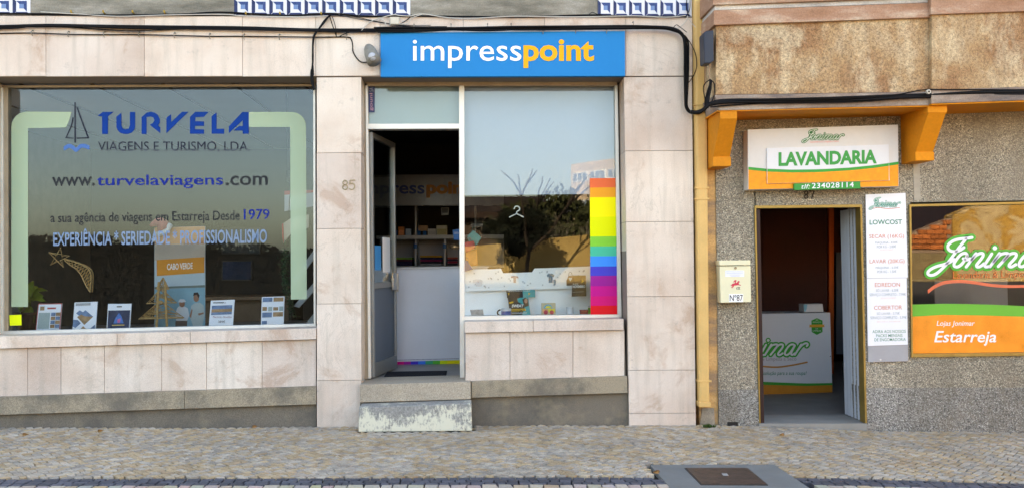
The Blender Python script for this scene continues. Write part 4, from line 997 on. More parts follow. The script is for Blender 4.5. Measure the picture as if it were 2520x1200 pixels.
leaflet('white leaflet with a grid of small photos, rightmost of the row', [(644.5, 729.5), (700, 728), (698, 796), (642, 798)], .42, PW,
        [('photo', sq(.04, .03, .47, .18), PBL), ('photo', sq(.52, .03, .96, .18), PTN), ('photo', sq(.04, .36, .24, .5), PTN), ('photo', sq(.52, .38, .74, .5), PTN), ('photo', sq(.04, .56, .47, .74), PBL), ('photo', sq(.52, .56, .96, .72), PTN), ('photo', sq(.04, .86, .26, .98), PBL), ('text_block', sq(.3, .36, .47, .52), PGY), ('text_block', sq(.78, .36, .96, .52), PGY)])
# roll-up banner with a printed beach photo
bn = thing('roll_up_banner', 'tall roll-up banner with orange title and beach couple photo', 'banner', tuple(W(442, 812, .75)))
PR('sheet', [(380, 560), (505, 556.5), (505, 806), (380, 809)], .75, .756, S((.36, .44, .48), .6, .06, 5, name='pale_sea_print'), bn)
Yb = .748
MB().flat([(380.5, 560), (504.5, 557), (504.5, 600), (380.5, 600)], Yb).build('printed_sunset', S((.50, .24, .11), .6, .06, 5, name='sunset_print'), bn, fix=False)
MB().flat([(380.5, 600), (504.5, 600), (504.5, 640), (380.5, 640)], Yb).build('printed_haze', S((.40, .34, .28), .6, .06, 5, name='haze_print'), bn, fix=False)
MB().flat([(380.5, 705), (504.5, 700), (504.5, 706), (380.5, 710)], Yb).build('printed_shore', S((.14, .17, .15), .6, .2, 12, name='shore_print'), bn, fix=False)
MB().flat([(380.5, 711), (504.5, 706), (504.5, 806), (380.5, 808)], Yb).build('printed_sea', S((.17, .33, .40), .6, .12, 12, name='sea_print'), bn, fix=False)
MB().flat([(385.5, 639), (503, 631.5), (503, 670), (386, 678)], Yb-.001).build('title_plate', S((.56, .22, .03), .6, .08, 8, name='orange_plate'), bn, fix=False)
text('CABO VERDE', 411, 648, 474, 663.5, Yb-.002, S((.7, .66, .62), .6, name='banner_white'), bn, 3, .02)
SK = S((.28, .14, .09), .6, .1, 9, name='skin_print'); SH = S((.50, .53, .56), .6, .08, 9, name='shirt_print'); TR = S((.10, .08, .07), .6, .1, 9, name='trouser_print'); SH2 = S((.34, .40, .40), .6, .1, 9, name='grey_shirt_print')
ell = lambda cx, cy, rx, ry, n=12: [(cx+rx*math.cos(2*math.pi*i/n), cy+ry*math.sin(2*math.pi*i/n)) for i in range(n)]
for nm, poly, mt, dz in (('printed_figure', [(436, 757), (441, 752), (452, 752), (462, 757), (466, 775), (460, 788), (434, 789), (431, 772)], SH, 0), ('printed_figure', [(432, 788), (461, 788), (460, 806), (431, 807)], TR, .0004),
    ('printed_figure', ell(448, 746, 7, 9), SK, .0008), ('printed_figure', [(438, 742), (443, 735), (453, 735), (458, 741), (448, 743)], SH, .0012),
    ('printed_figure', [(470, 752), (478, 745), (492, 743), (501, 750), (504, 772), (497, 806), (477, 806), (468, 780)], SH2, 0), ('printed_figure', ell(483, 732, 7, 10), SK, .0008), ('printed_figure', [(475, 727), (477, 719), (487, 718), (491, 726), (489, 733), (484, 724)], S((.045, .03, .025), .6, name='hair_print'), .0012),
    ('printed_figure', [(466, 776), (472, 758), (474, 762), (470, 782)], SK, .001), ('printed_figure', [(487, 770), (501, 767), (501, 771), (489, 775)], SK, .001)):
    MB().flat(poly, Yb-.0016-dz).build(nm, mt, bn, fix=False)
MB().box(tuple(W(378, 809, .72)), tuple(W(507, 803, .72)+Vector((0, .12, 0)))).build('base', ALU, bn)
# santa hat over the banner corner
sh = thing('santa_hat', 'faded red santa hat with white trim on the banner corner', 'hat', tuple(W(395, 590, .74)))
m = MB(); pth = [W(x, y, .70) for x, y in smooth_path([(402, 572), (397, 556), (392, 546), (380, 545), (369, 552)], 4)]
m.tube([W(407, 566, .7), W(401, 553, .7), W(393, 547, .7), W(384, 548, .7), W(376, 552, .7), W(370, 556, .7)], lambda t: .060*(1-t)+.012, 12); m.build('cap', S((.34, .09, .09), .9, .2, 30, .3, name='red_felt'), sh, smooth=True)
MB().tube([W(420, 552, .68), W(412, 564, .66), W(402, 572, .66), W(388, 576, .68)], .025, 10).build('trim', S((.55, .55, .58), .95, .15, 60, .5, name='white_fleece'), sh, smooth=True)
MB().ball(tuple(W(379, 590, .68)), .022, 10, 8).build('pompom', S((.55, .55, .58), .95, .15, 60, .5, name='white_fleece'), sh, smooth=True)
# golden wire star with tail
STRAW = S((.40, .25, .105), .6, .3, 40, 0, 0, name='golden_straw')
stt = thing('star_ornament', 'golden straw shooting star ornament hanging in the window', 'ornament', tuple(W(170, 700, .55)))
def zz(l): return [(x/4.285, 560+y/4.285) for x, y in l]
star = zz([(515, 260), (640, 345), (735, 295), (690, 320), (600, 290), (640, 210), (655, 300), (670, 412), (600, 345), (535, 390), (575, 320)])
st5 = [star[0], star[7], star[5], star[9], star[2], star[0]]
m = MB()
for dy in (0, .07):
    m.tube([W(x, y, .52+dy) for x, y in st5], .006, 5)
    m.tube([W(x, y, .52+dy) for x, y in [star[0], star[4], star[5], star[6], star[2], star[1], star[7], star[8], star[9], star[10], star[0]]], .005, 5)
for p in (star[0], star[5], star[2], star[7], star[9]): m.tube([W(*p, .52), W(*p, .59)], .004, 5)
m.build('star', STRAW, stt)
m = MB(); ta = zz(smooth_path([(680, 330), (760, 350), (850, 385), (915, 415), (955, 470), (960, 560), (950, 675)], 5)); tb_ = zz(smooth_path([(680, 340), (740, 390), (800, 430), (850, 490), (885, 560), (915, 620), (950, 675)], 5))
m.tube([W(x, y, .52) for x, y in ta], .006, 5); m.tube([W(x, y, .52) for x, y in tb_], .006, 5); m.tube([W(x+5, y, .58) for x, y in ta], .005, 5)
for i in range(2, 29): 
    j = min(28, i+(2 if i % 2 else -2)); m.tube([W(*ta[i], .52), W(*tb_[max(0, min(30, j))], .53)], .0035, 4)
m.build('tail', STRAW, stt)
# golden wire tree
wt = thing('wire_tree_ornament', 'golden straw Christmas tree ornament standing in front of the banner', 'ornament', tuple(W(400, 812, .55)))
def za(l): return [(340+x/3.637, 500+y/3.637) for x, y in l]
for tier in ([(222, 665), (160, 765), (275, 765)], [(205, 760), (75, 893), (345, 885)], [(200, 870), (5, 1030), (410, 1018)]):
    p = za(tier); m = MB()
    for dy in (0, .06):
        m.tube([W(*q_, .5+dy) for q_ in (p[0], p[1], p[2], p[0])], .008, 5)
    for k in range(26):
        t1, t2 = rnd.random(), rnd.random(); a = [p[0][i]+(p[1][i]-p[0][i])*t1 for i in (0, 1)]; b = [p[0][i]+(p[2][i]-p[0][i])*t2 for i in (0, 1)]
        c = [p[1][i]+(p[2][i]-p[1][i])*rnd.random() for i in (0, 1)]
        m.tube([W(*a, .51), W(*(b if k % 2 else c), .55)], .0025, 4)
    m.build('tier', STRAW, wt)
m = MB(); 
for x0, x1 in ((185, 165), (240, 258)): m.tube([W(*za([(x0, 700)])[0], .5), W(*za([(x1, 1105)])[0], .5)], .011, 6)
m.build('post', STRAW, wt)
# foliage plant and red bag at the left
pt = thing('potted_plant', 'green leafy plant at the left edge of the travel agency window', 'plant', tuple(W(70, 812, .75)))
LEAF = S((.16, .20, .03), .45, .35, 14, name='yellow_green_leaf')
def leaf(m, a, tip, w, droop=.0):
    a, tip = Vector(a), Vector(tip); d = tip-a; sd = d.cross(Vector((0, 1, 0))).normalized()*w; n = 6; vv = []
    for i in range(n+1):
        t = i/n; c = a+d*t+Vector((0, -.03*math.sin(t*3.1), droop*math.sin(t*3.1))); k = math.sin(math.pi*min(1, t*.95+.05))**.8
        vv += [c-sd*k, c+Vector((0, .012, 0)), c+sd*k]
    m.add(vv, [(3*i+j, 3*i+j+1, 3*i+j+4, 3*i+j+3) for i in range(n) for j in range(2)])
for (ax, ay, tx_, ty_, w) in ((78, 740, 108, 728, .035), (74, 735, 114, 742, .03), (72, 728, 95, 705, .03), (68, 752, 84, 795, .04), (64, 760, 66, 812, .035), (76, 730, 82, 690, .03), (62, 745, 50, 770, .03), (74, 745, 60, 720, .03), (80, 725, 118, 715, .02)):
    m = MB(); leaf(m, W(ax, ay, .62+rnd.uniform(-.05, .1)), W(tx_, ty_, .6+rnd.uniform(-.06, .08)), w, .03); m.build('leaf', LEAF, pt, smooth=True, fix=False)
MB().tube([W(72, 812, .68), W(70, 770, .68), W(76, 728, .66)], .012).build('stem', S((.12, .12, .03), .7, name='plant_stem'), pt)
MB().lathe(tuple(W(70, 818, .72)), [(.09, 0), (.12, .16), (.13, .17), (.13, .19), (.11, .19), (.10, .15), (0, .15)], 18).build('pot', S((.08, .045, .03), .6, name='brown_pot'), pt, smooth=True)
rb = thing('red_bag', 'red gift bag behind the green border at the left window edge', 'bag', tuple(W(19, 748, .6)))
PR('body', [(11, 700), (18, 693), (34, 702), (34, 735), (22, 745), (15, 735)], .56, .70, S((.50, .03, .03), .5, .15, 8, name='red_paper'), rb, bevel=.01)
PR('bow', [(10, 690), (14, 700), (12, 720), (9, 712)], .55, .57, S((.4, .4, .42), .5, name='silver_bow'), rb)
# hanging cord, posters and diagonal rack at the right of the window
hc = thing('hanging_hook', 'black cord with a hook hanging inside at the right', 'hook', tuple(W(708, 470, .6)))
MB().tube([W(705, 215, .6), W(706, 300, .6), W(708, 425, .6)], .003, 5).build('cord', BLACKC, hc)
MB().tube([W(708, 420, .6), W(708, 436, .6)], .014, 8).build('weight', BLACKC, hc)
MB().tube([W(x, y, .6) for x, y in smooth_path([(708, 436), (705, 446), (711, 450), (715, 458), (713, 490), (711, 525)], 4)], .005, 5).build('hook', BLACKC, hc)
hb = PR('hanging_sign', [(696, 550), (722, 533), (760, 528), (760, 560), (722, 568), (697, 598)], .9, .93, S((.46, .40, .32), .6, .1, 8, name='cream_card'), None); tag(hb, 'cream hanging card sign with red edge inside the travel agency', 'sign')
PR('red_edge', [(693.5, 552), (697, 549), (698, 598), (695, 584)], .885, .899, S((.5, .04, .04), .6, name='red_card_edge'), hb)
po = PR('wall_poster', [(700, 470), (772, 468), (772, 508), (700, 520)], 1.1, 1.11, S((.40, .40, .44), .6, .1, 6, name='pale_poster'), None); tag(po, 'pale poster with a red stripe deep in the agency', 'poster')
PR('red_stripe', [(700, 470), (772, 468), (772, 474), (700, 480)], 1.095, 1.099, S((.45, .06, .06), .6, name='red_stripe'), po)
rk = thing('brochure_rack', 'slanted white rack bars in the lower right window corner', 'rack', tuple(W(750, 800, .8)))
for a, b in (((722, 752), (776, 690)), ((748, 800), (776, 765)), ((716, 690), (776, 610))):
    PR('bar', [a, b, (b[0], b[1]+22), (a[0]+14, a[1]+4)], .8, .83, S((.40, .42, .42), .5, .08, 8, name='rack_white'), rk)
gl = thing('garland', 'thin green and silver garland hanging at the right window edge', 'garland', tuple(W(708, 740, .7)))
m = MB()
for i in range(420):
    t = rnd.random(); x = 712-12*math.sin(t*4)+rnd.gauss(0, 5); y = 590+t*190; a = W(x, y, .7+rnd.gauss(0, .03)); d = Vector((rnd.gauss(0, 1), rnd.gauss(0, 1), rnd.gauss(0, 1))).normalized()*.035
    sd = d.cross(Vector((.3, 1, .2))).normalized()*.004; m.add([a-sd, a+sd, a+d], [(0, 1, 2)])
m.build('tinsel', S((.035, .075, .035), .4, .4, 30, name='dark_tinsel'), gl, fix=False)
# travel agency furniture: desk and picture boards in the dim room
dk = thing('office_desk', 'office desk in the dim room behind the brochures', 'desk', (-2.6, 2.6, .35))
MB().box((-3.3, 2.3, 1.02), (-1.9, 3.0, 1.06)).build('top', S((.20, .12, .07), .5, .2, 4, name='desk_wood'), dk, bevel=.004); MB().box((-3.25, 2.35, .35), (-3.2, 2.95, 1.02)).build('leg', DARK, dk); MB().box((-2.0, 2.35, .35), (-1.95, 2.95, 1.02)).build('leg', DARK, dk); MB().box((-3.2, 2.4, .5), (-2.0, 2.43, 1.02)).build('front_panel', S((.16, .10, .06), .5, .2, 4, name='desk_panel'), dk)
def poster(lab, x0, y0, x1, y1, col, Y=5.15):
    t_ = PR('wall_picture', [(x0, y0), (x1, y0), (x1, y1), (x0, y1)], Y, Y+.03, S((.07, .07, .07), .5, name='picture_frame'), None); tag(t_, lab, 'picture')
    PR('print', [(x0+3, y0+3), (x1-3, y0+3), (x1-3, y1-3), (x0+3, y1-3)], Y-.006, Y-.002, S(col, .5, .4, 4, name='picture_print'), t_)
poster('blue framed picture on the back wall of the agency', 545, 640, 620, 690, (.015, .04, .10)); poster('tall dim picture behind the shooting star ornament', 105, 620, 150, 690, (.03, .04, .06)); poster('pale wall chart behind the shop lettering', 545, 560, 640, 625, (.05, .06, .07), 5.14)

# ------------------------------------------------------------------ inside the print shop
ct = thing('shop_counter', 'white shop counter with rainbow base strip behind the open door', 'counter', tuple(W(1050, 895, 1.5)))
YC = 1.5
PR('front_panel', [(900, 662), (1200, 657), (1200, 890), (900, 897)], YC, YC+.05, S((.58, .60, .66), .5, .04, 3, name='counter_white'), ct)
PR('worktop', [(896, 659), (1204, 654), (1204, 658), (896, 663)], YC-.02, YC+.55, S((.5, .5, .52), .4, .04, 3, name='counter_top'), ct)
PR('side_panel', [(1192, 660), (1200, 660), (1200, 890), (1192, 890)], YC+.05, YC+.55, WHITE, ct)
cc = [hexc(200, 20, 110), hexc(205, 10, 120), hexc(150, 20, 140), hexc(50, 40, 180), hexc(10, 110, 215), hexc(10, 150, 110), hexc(60, 165, 50), hexc(190, 205, 20), hexc(215, 200, 10)]
xx = [900, 975, 994, 1011, 1029, 1047, 1065, 1083, 1101, 1140]
for c, a, b in zip(cc, xx, xx[1:]): MB().flat([(a, 889-(a-963)*.027), (b, 889-(b-963)*.027), (b, 898.5-(b-963)*.027), (a, 898.5-(a-963)*.027)], YC-.002).build('colour_stripe', S(c, .5, .04, 5, name='counter_stripe'), ct, fix=False)
MB().flat([(968, 884), (1130, 880), (1130, 882), (968, 886)], YC-.002).build('small_print', S((.26, .28, .38), .5, .5, 80, name='tiny_print'), ct, fix=False)
# doormat
dmz = zM
dm = MB().box((W(945, 928, .45).x, .46, dmz+.001), (W(1098, 928, .45).x, .80, dmz+.012)).build('doormat', S((.012, .012, .016), .95, .2, 60, .5, name='black_rubber_mat'), bevel=.003); tag(dm, 'black doormat just inside the print shop door', 'doormat')
# header board with the shop name
hbd = thing('header_board', 'grey header board with the shop name inside above the shelves', 'sign', tuple(W(1020, 505, 2.9)))
PR('board', [(880, 430), (1240, 430), (1240, 506), (880, 506)], 2.9, 2.95, S((.17, .17, .18), .3, .05, 3, name='grey_header'), hbd)
text('impress', 885, 448, 1045, 487, 2.895, S((.02, .035, .14), .5, name='dark_blue_letters'), hbd, 0, .02); text('point', 1049, 447, 1158, 487, 2.895, S((.42, .15, .02), .5, name='orange_letters'), hbd, 0, .05)
# shelf unit
su = thing('shelf_unit', 'white cubby shelf unit behind the counter', 'shelf', tuple(W(1040, 668, 3.3)))
SHW = S((.40, .40, .42), .5, .05, 4, name='shelf_white')
for nm, qd in (('shelf', [(880, 580), (1240, 577), (1240, 586), (880, 589)]), ('shelf', [(880, 655), (1240, 652), (1240, 657), (880, 660)])): PR(nm, qd, 3.3, 3.75, SHW, su)
for x, a, b in ((1023, 507, 660), (1095, 586, 660), (955, 586, 660), (1170, 507, 660)): PR('upright', [(x-2, a), (x+2, a), (x+2, b), (x-2, b)], 3.3, 3.75, SHW, su)
PR('back_panel', [(880, 590), (1240, 587), (1240, 654), (880, 657)], 3.74, 3.77, S((.24, .24, .28), .6, .05, 4, name='shelf_back'), su)
# goods on the shelves
def stack(lab, x0, x1, cols, y1=655):
    t_ = thing('folded_shirts', lab, 'clothes', tuple(W((x0+x1)/2, y1, 3.4)), 'folded shirts on the lower shelf'); y = y1
    for c in cols: PR('shirt', [(x0+rnd.uniform(-1, 1), y-5), (x1+rnd.uniform(-1, 1), y-5), (x1, y-.4), (x0, y-.4)], 3.38, 3.7, S(c, .9, .15, 20, .3, name='folded_cotton'), t_, bevel=.012); y -= 5
stack('folded shirts with a green one on top, left cubby', 964, 1015, [(.02, .02, .06), (.02, .02, .06), (.10, .02, .05), (.14, .28, .04)], 653)
stack('folded shirts with a mustard one on top, middle cubby', 1034, 1088, [(.25, .26, .30), (.02, .02, .03), (.22, .02, .08), (.02, .02, .06), (.45, .22, .03)], 653)
stack('folded dark red shirts in the right cubby', 1101, 1126, [(.02, .02, .03), (.25, .02, .05), (.03, .02, .05), (.28, .05, .04)], 652)
def goods(lab, cat, name, x0, y0, x1, y1, col, face=None):
    o = PR(name, [(x0, y0), (x1, y0), (x1, y1), (x0, y1)], 3.36, 3.5, S(col, .5, .15, 8, name='packaging'), None, bevel=.004); tag(o, lab, cat)
    if face: PR('label_panel', [(x0+1.5, y0+(y1-y0)*.35), (x1-1.5, y0+(y1-y0)*.35), (x1-1.5, y1-2), (x0+1.5, y1-2)], 3.352, 3.358, S(face, .5, .2, 20, name='label_print'), o)
goods('orange carton on the upper shelf', 'box', 'carton', 980, 558, 995, 580, (.40, .13, .03), (.55, .2, .08))
goods('pale blue carton beside the orange one', 'box', 'carton', 998, 563, 1011, 580, (.25, .32, .42))
goods('brown carton behind the blue bottles', 'box', 'carton', 1029, 555, 1052, 568, (.30, .18, .10))
goods('white carton near the shelf upright', 'box', 'carton', 1053, 563, 1073, 579, (.40, .38, .38), (.3, .3, .3))
goods('cream carton on the right of the upper shelf', 'box', 'carton', 1074, 555, 1100, 579, (.40, .36, .27), (.3, .26, .12))
goods('small blue carton at the left end of the upper shelf', 'box', 'carton', 963, 566, 977, 581, (.05, .09, .25))
for i, x in enumerate((1031, 1045)):
    t_ = thing('spray_bottle', '%s of the two blue bottles on the upper shelf' % ('left' if i == 0 else 'right'), 'bottle', tuple(W(x, 580, 3.4)), 'blue bottles on the upper shelf')
    MB().lathe(tuple(W(x, 579.5, 3.4)), [(0, 0), (.02, 0), (.021, .07), (.015, .085), (.008, .09), (.0, .09)], 12).build('body', S((.02, .13, .40), .35, name='blue_plastic'), t_, smooth=True); MB().lathe(tuple(W(x, 579.5, 3.4)+Vector((0, 0, .091))), [(.009, 0), (.009, .02), (0, .02)], 10).build('cap', S((.3, .35, .42), .4, name='pale_cap'), t_)
for i, x in enumerate((1022, 1094)):
    o = PR('price_tag', [(x-4, 600), (x+4, 600), (x+4, 611), (x-4, 611)], 3.27, 3.29, S((.02, .10, .28), .5, name='blue_tag'), None); tag(o, 'blue price tag on the %s shelf upright' % ('left' if i == 0 else 'right'), 'tag', 'blue shelf tags')
o = PR('framed_print', [(1085, 511), (1105, 511), (1104, 529), (1086, 530)], 3.2, 3.22, S((.25, .25, .24), .5, .5, 12, name='grey_photo'), None); tag(o, 'small square photo panel hanging above the shelf', 'picture'); PR('photo', [(1087.5, 513), (1103, 513), (1102, 524), (1088, 524)], 3.194, 3.199, S((.10, .10, .10), .5, .5, 9, name='photo_dark'), o)
# gift bags at the mullion
def bag(lab, pts, Y, col):
    t_ = thing('gift_bag', lab, 'bag', tuple(W(pts[0][0], max(p[1] for p in pts), Y)), 'bags hanging by the display window')
    PR('body', pts, Y, Y+.05, S(col, .35, .25, 14, .3, name='bag_foil'), t_, bevel=.008)
    cx = sum(p[0] for p in pts)/len(pts); ty = min(p[1] for p in pts); MB().tube([W(x, y, Y+.02) for x, y in ((cx-4, ty+3), (cx-2, ty-7), (cx+2, ty-7), (cx+4, ty+3))], .002, 4).build('handle', S(tuple(c*.7 for c in col), .5, name='bag_cord'), t_)
bag('teal foil gift bag in the display window left side', [(1150, 580), (1165, 566), (1185, 584), (1175, 602), (1152, 600)], .75, (.03, .22, .20)); bag('red foil gift bag under the teal one', [(1142, 596), (1166, 592), (1170, 610), (1146, 622)], .72, (.40, .04, .04))
bag('orange paper bag below the red one', [(1146, 620), (1174, 612), (1176, 652), (1148, 656)], .78, (.55, .20, .05)); bag('dark blue paper bag leaning beside the white board', [(1140, 640), (1150, 640), (1164, 662), (1140, 668)], .70, (.03, .06, .20))
o = PR('blue_box', [(1114, 566), (1142, 562), (1142, 590), (1117, 590)], 1.55, 1.75, S((.02, .12, .34), .5, .1, 8, name='blue_carton'), None); tag(o, 'blue carton on the counter beside the mullion', 'box'); text('DERTA', 1117, 571, 1129, 576, 1.545, S((.5, .5, .55), .5, name='box_white'), o)
o = MB().ball(tuple(W(1120, 607, 1.6)), .055, 12, 8, sc=(1, 1, .55)).build('foil_ornament', S((.45, .28, .15), .3, .3, 9, 0, .7, name='copper_foil'), smooth=True); tag(o, 'copper foil ornament on the counter beside the mullion', 'ornament')
# display bench and white board in the window
PR('display_bench', [(1140, 782), (1524, 777), (1524, 783), (1140, 788)], .37, .95, WHITE, B)
bd = thing('display_board', 'white display board at the back of the print shop window', 'board', tuple(W(1300, 775, .85)))
PR('panel', [(1140, 664), (1214, 661), (1233, 660), (1238, 671), (1310, 669), (1315, 660), (1460, 654), (1460, 775), (1140, 779)], .85, .87, S((.84, .87, .92), .6, .03, 4, name='display_white'), bd)
ps = PR('printed_sheet', [(1148, 663), (1212, 661), (1217, 665), (1233, 661), (1238, 672), (1308, 670), (1316, 659.5), (1453, 656), (1453, 707), (1320, 711), (1148, 716)], .80, .803, S((.86, .88, .92), .6, .03, 5, name='paper_banner'), bd)
FA = S((.34, .37, .42), .6, .2, 30, name='faint_grey_print')
m = MB()
for i in range(46):
    x = rnd.uniform(1152, 1448); y = rnd.choice([rnd.uniform(668, 676), rnd.uniform(702, 708), rnd.uniform(680, 700)]) - (x-1148)*.014
    if 1235 < x < 1318 and y < 676: continue
    for k in range(3): a = R(60*k+rnd.uniform(0, 30)); m.stroke([(x-2.2*math.cos(a), y-2.2*math.sin(a)), (x+2.2*math.cos(a), y+2.2*math.sin(a))], .55, .797, .0004)
m.build('snowflake_print', FA, ps)
sy = lambda l: [(1140+x/6.3, 640+y/6.3) for x, y in l]
for lab, poly, c in (('shirt_print', [(1320, 200), (1345, 205), (1375, 200), (1415, 225), (1400, 258), (1385, 250), (1385, 345), (1325, 345), (1325, 250), (1305, 258), (1297, 225)], (.10, .20, .28)), ('bottle_print', [(1395, 300), (1430, 290), (1440, 320), (1430, 380), (1400, 380)], (.12, .25, .36)), ('shirt_print', [(740, 245), (790, 235), (850, 245), (858, 275), (820, 270), (815, 345), (780, 345), (775, 268), (740, 272)], (.55, .38, .34)), ('shirt_print', [(150, 300), (200, 290), (270, 292), (300, 310), (290, 395), (195, 400), (190, 350), (150, 345)], (.62, .64, .70)), ('heart_print', [(215, 320), (235, 345), (250, 320), (232, 326)], (.5, .12, .15)), ('bag_print', [(1600, 310), (1632, 240), (1685, 235), (1690, 385), (1602, 390)], (.12, .07, .045))):
    MB().flat(sy(poly), .7955).build(lab, S(c, .6, .12, 9, name='merch_print'), ps, fix=False)
m = MB(); m.stroke(sy(smooth_path([(1635, 240), (1640, 195), (1662, 180), (1682, 198), (1688, 235)], 4)), .9, .7955, .0004); m.build('bag_handle_print', BLACK, ps)
MB().flat(sy([(1632, 275), (1645, 262), (1658, 272), (1672, 262), (1686, 278), (1660, 325)]), .7945).build('heart_print', S((.6, .68, .72), .6, name='heart_white'), ps, fix=False)
def flyer(lab, pts, Y, base, items):
    o = PR('flyer', pts, Y, Y+.006, base, None); tag(o, lab, 'flyer')
    for i, (nm, poly, mt) in enumerate(items): MB().flat(poly, Y-.001-.0005*i).build(nm, mt, o, fix=False)
    return o
BKF = S((.022, .022, .028), .5, .2, 9, name='black_flyer'); TEAL = S((.02, .32, .36), .5, .2, 9, name='teal_flyer'); YEL = S((.75, .45, .04), .5, .08, 9, name='yellow_flyer')
f1 = flyer('black flyer with teal figure, upper one behind the sweatshirt flyer', sy([(668, 465), (1115, 452), (1118, 570), (680, 580)]), .77, BKF, [('teal_print', sy([(920, 458), (1114, 453), (1117, 569), (930, 573)]), TEAL), ('yellow_mark', sy([(690, 505), (720, 505), (705, 540)]), YEL), ('yellow_mark', sy([(1010, 495), (1040, 512), (1012, 535)]), YEL)])
text('PERSONALIZAÇÃO', *sy([(690, 462)])[0], *sy([(1035, 486)])[0], .767, SWH, f1, 1, .01, .15)
f2 = flyer('black and teal sweatshirt flyer with a hooded person, lower one', sy([(690, 580), (1010, 572), (1045, 868), (730, 872)]), .70, BKF, [('teal_print', sy([(835, 590), (880, 575), (1010, 573), (1044, 866), (905, 870), (960, 700), (850, 640)]), TEAL), ('hair_print', sy([(915, 600), (960, 575), (1005, 600), (1015, 700), (960, 720), (930, 660)]), S((.03, .02, .02), .6, name='dark_hair_print')), ('face_print', sy(ell(972, 625, 26, 36)), S((.45, .25, .18), .6, name='face_tone')), ('yellow_plate', sy([(738, 752), (965, 742), (970, 780), (740, 790)]), YEL), ('yellow_mark', sy([(712, 645), (775, 630), (778, 655), (718, 668)]), YEL)])
text('SWEAT', *sy([(752, 680)])[0], *sy([(935, 725)])[0], .694, SWH, f2, .3, .04, .15); text('OFERECEMOS', *sy([(750, 757)])[0], *sy([(955, 782)])[0], .694, BKF, f2, .5, .02); text('PERSONALIZAÇÃO', *sy([(738, 798)])[0], *sy([(985, 828)])[0], .694, SWH, f2, .5, .02, .1)
f3 = flyer('dark November flyer hanging near the colour stripes', sy([(1690, 232), (1900, 230), (1910, 552), (1682, 560)]), .62, S((.05, .035, .02), .5, .5, 8, name='brown_black_flyer'), [('yellow_mark', sy([(1838, 290), (1872, 318), (1835, 350)]), YEL)])
text('NOVEMBRO', *sy([(1696, 383)])[0], *sy([(1890, 425)])[0], .616, SWH, f3, .3, .04); text('BLACK', *sy([(1698, 352)])[0], *sy([(1785, 375)])[0], .616, S((.5, .5, .5), .5, name='flyer_grey'), f3, 0, .03)
MB().flat(sy([(1695, 488), (1868, 478), (1868, 484), (1695, 494)]), .616).build('small_print', S((.4, .4, .4), .5, .4, 60, name='flyer_small_print'), f3, fix=False)
# mug, toy board, white mug, coloured boxes, photo block on the bench
def mug(lab, cx, y, r, h, mat, band=None, hs=-1):
    c = W(cx, y, .62); t_ = thing('mug', lab, 'mug', tuple(c)); MB().lathe(tuple(c), [(0, 0), (r*.94, 0), (r, .008), (r, h), (r*.92, h), (r*.9, .012), (0, .012)], 22).build('cup', mat, t_, smooth=True)
    if band: MB().lathe(tuple(c), [(r*1.006, h*.16), (r*1.006, h*.7)], 22).build('printed_band', band, t_, smooth=True)
    MB().tube([c+Vector((hs*(r+.035*math.sin(a)), 0, h*.5+h*.36*math.cos(a))) for a in [R(10+i*16) for i in range(11)]], .007, 7).build('handle', BLACK if band else mat, t_, smooth=True); return t_
mug('white mug with blue print and black handle beside the flyer', 1246, 778, .046, .075, S((.66, .68, .74), .25, .02, 4, name='glazed_white'), S((.03, .10, .36), .3, .1, 9, name='blue_mug_print'))
mug('plain white mug right of the toy car board', 1402, 775, .034, .075, S((.60, .65, .74), .25, .02, 4, name='glazed_pale'), None, -.2)
ty = thing('toy_puzzle_board', 'wooden puzzle board with a colourful toy car', 'toy', tuple(W(1351, 776, .6)))
PR('board', sy([(1210, 658), (1432, 655), (1438, 858), (1212, 862)]), .6, .615, S((.52, .46, .34), .6, .1, 9, name='birch_wood'), ty, bevel=.002)
for nm, poly, c in (('car_roof', [(1240, 740), (1262, 700), (1310, 676), (1360, 690), (1392, 742)], (.10, .40, .62)), ('car_body', [(1224, 752), (1320, 748), (1322, 800), (1230, 805)], (.75, .38, .20)), ('car_body', [(1322, 748), (1422, 748), (1418, 800), (1322, 800)], (.78, .66, .05)), ('car_window', [(1268, 735), (1290, 706), (1325, 700), (1355, 712), (1370, 735)], (.75, .65, .05))): PR(nm, sy(poly), .596-(.003 if 'window' in nm else 0), .599, S(c, .5, .05, 6, name='toy_paint'), ty)
for x in (1280, 1374): PR('wheel', sy(ell(x, 802, 33, 34, 14)), .590, .595, S((.48, .04, .09), .5, .05, 6, name='toy_red'), ty)
o = PR('red_carton', sy([(1820, 778), (1950, 776), (1952, 848), (1828, 850)]), .55, .65, S((.36, .03, .05), .5, .06, 8, name='red_card'), None, bevel=.003); tag(o, 'small red carton in the right corner of the print shop window', 'box'); PR('lid', sy([(1816, 770), (1952, 768), (1952, 777), (1818, 779)]), .545, .655, S((.40, .04, .05), .5, name='red_lid'), o)
o = PR('green_carton', sy([(1944, 730), (1984, 730), (1984, 846), (1946, 848)]), .50, .56, S((.07, .30, .02), .5, .06, 8, name='green_card'), None, bevel=.003); tag(o, 'narrow green carton standing beside the colour stripes', 'box'); PR('lid', sy([(1942, 705), (1986, 704), (1986, 729), (1944, 730)]), .497, .563, S((.5, .55, .62), .5, name='pale_lid'), o)
o = PR('photo_block', sy([(105, 765), (305, 757), (325, 880), (135, 888)]), .50, .53, S((.42, .40, .42), .3, .3, 30, name='photo_glass'), None, bevel=.003); tag(o, 'small glass photo block with a pink heart at the left corner', 'photo block'); MB().flat(sy([(170, 870), (190, 858), (210, 868), (240, 856), (250, 868), (212, 888)]), .4965).build('heart_print', S((.6, .14, .3), .5, name='pink_heart'), o, fix=False)

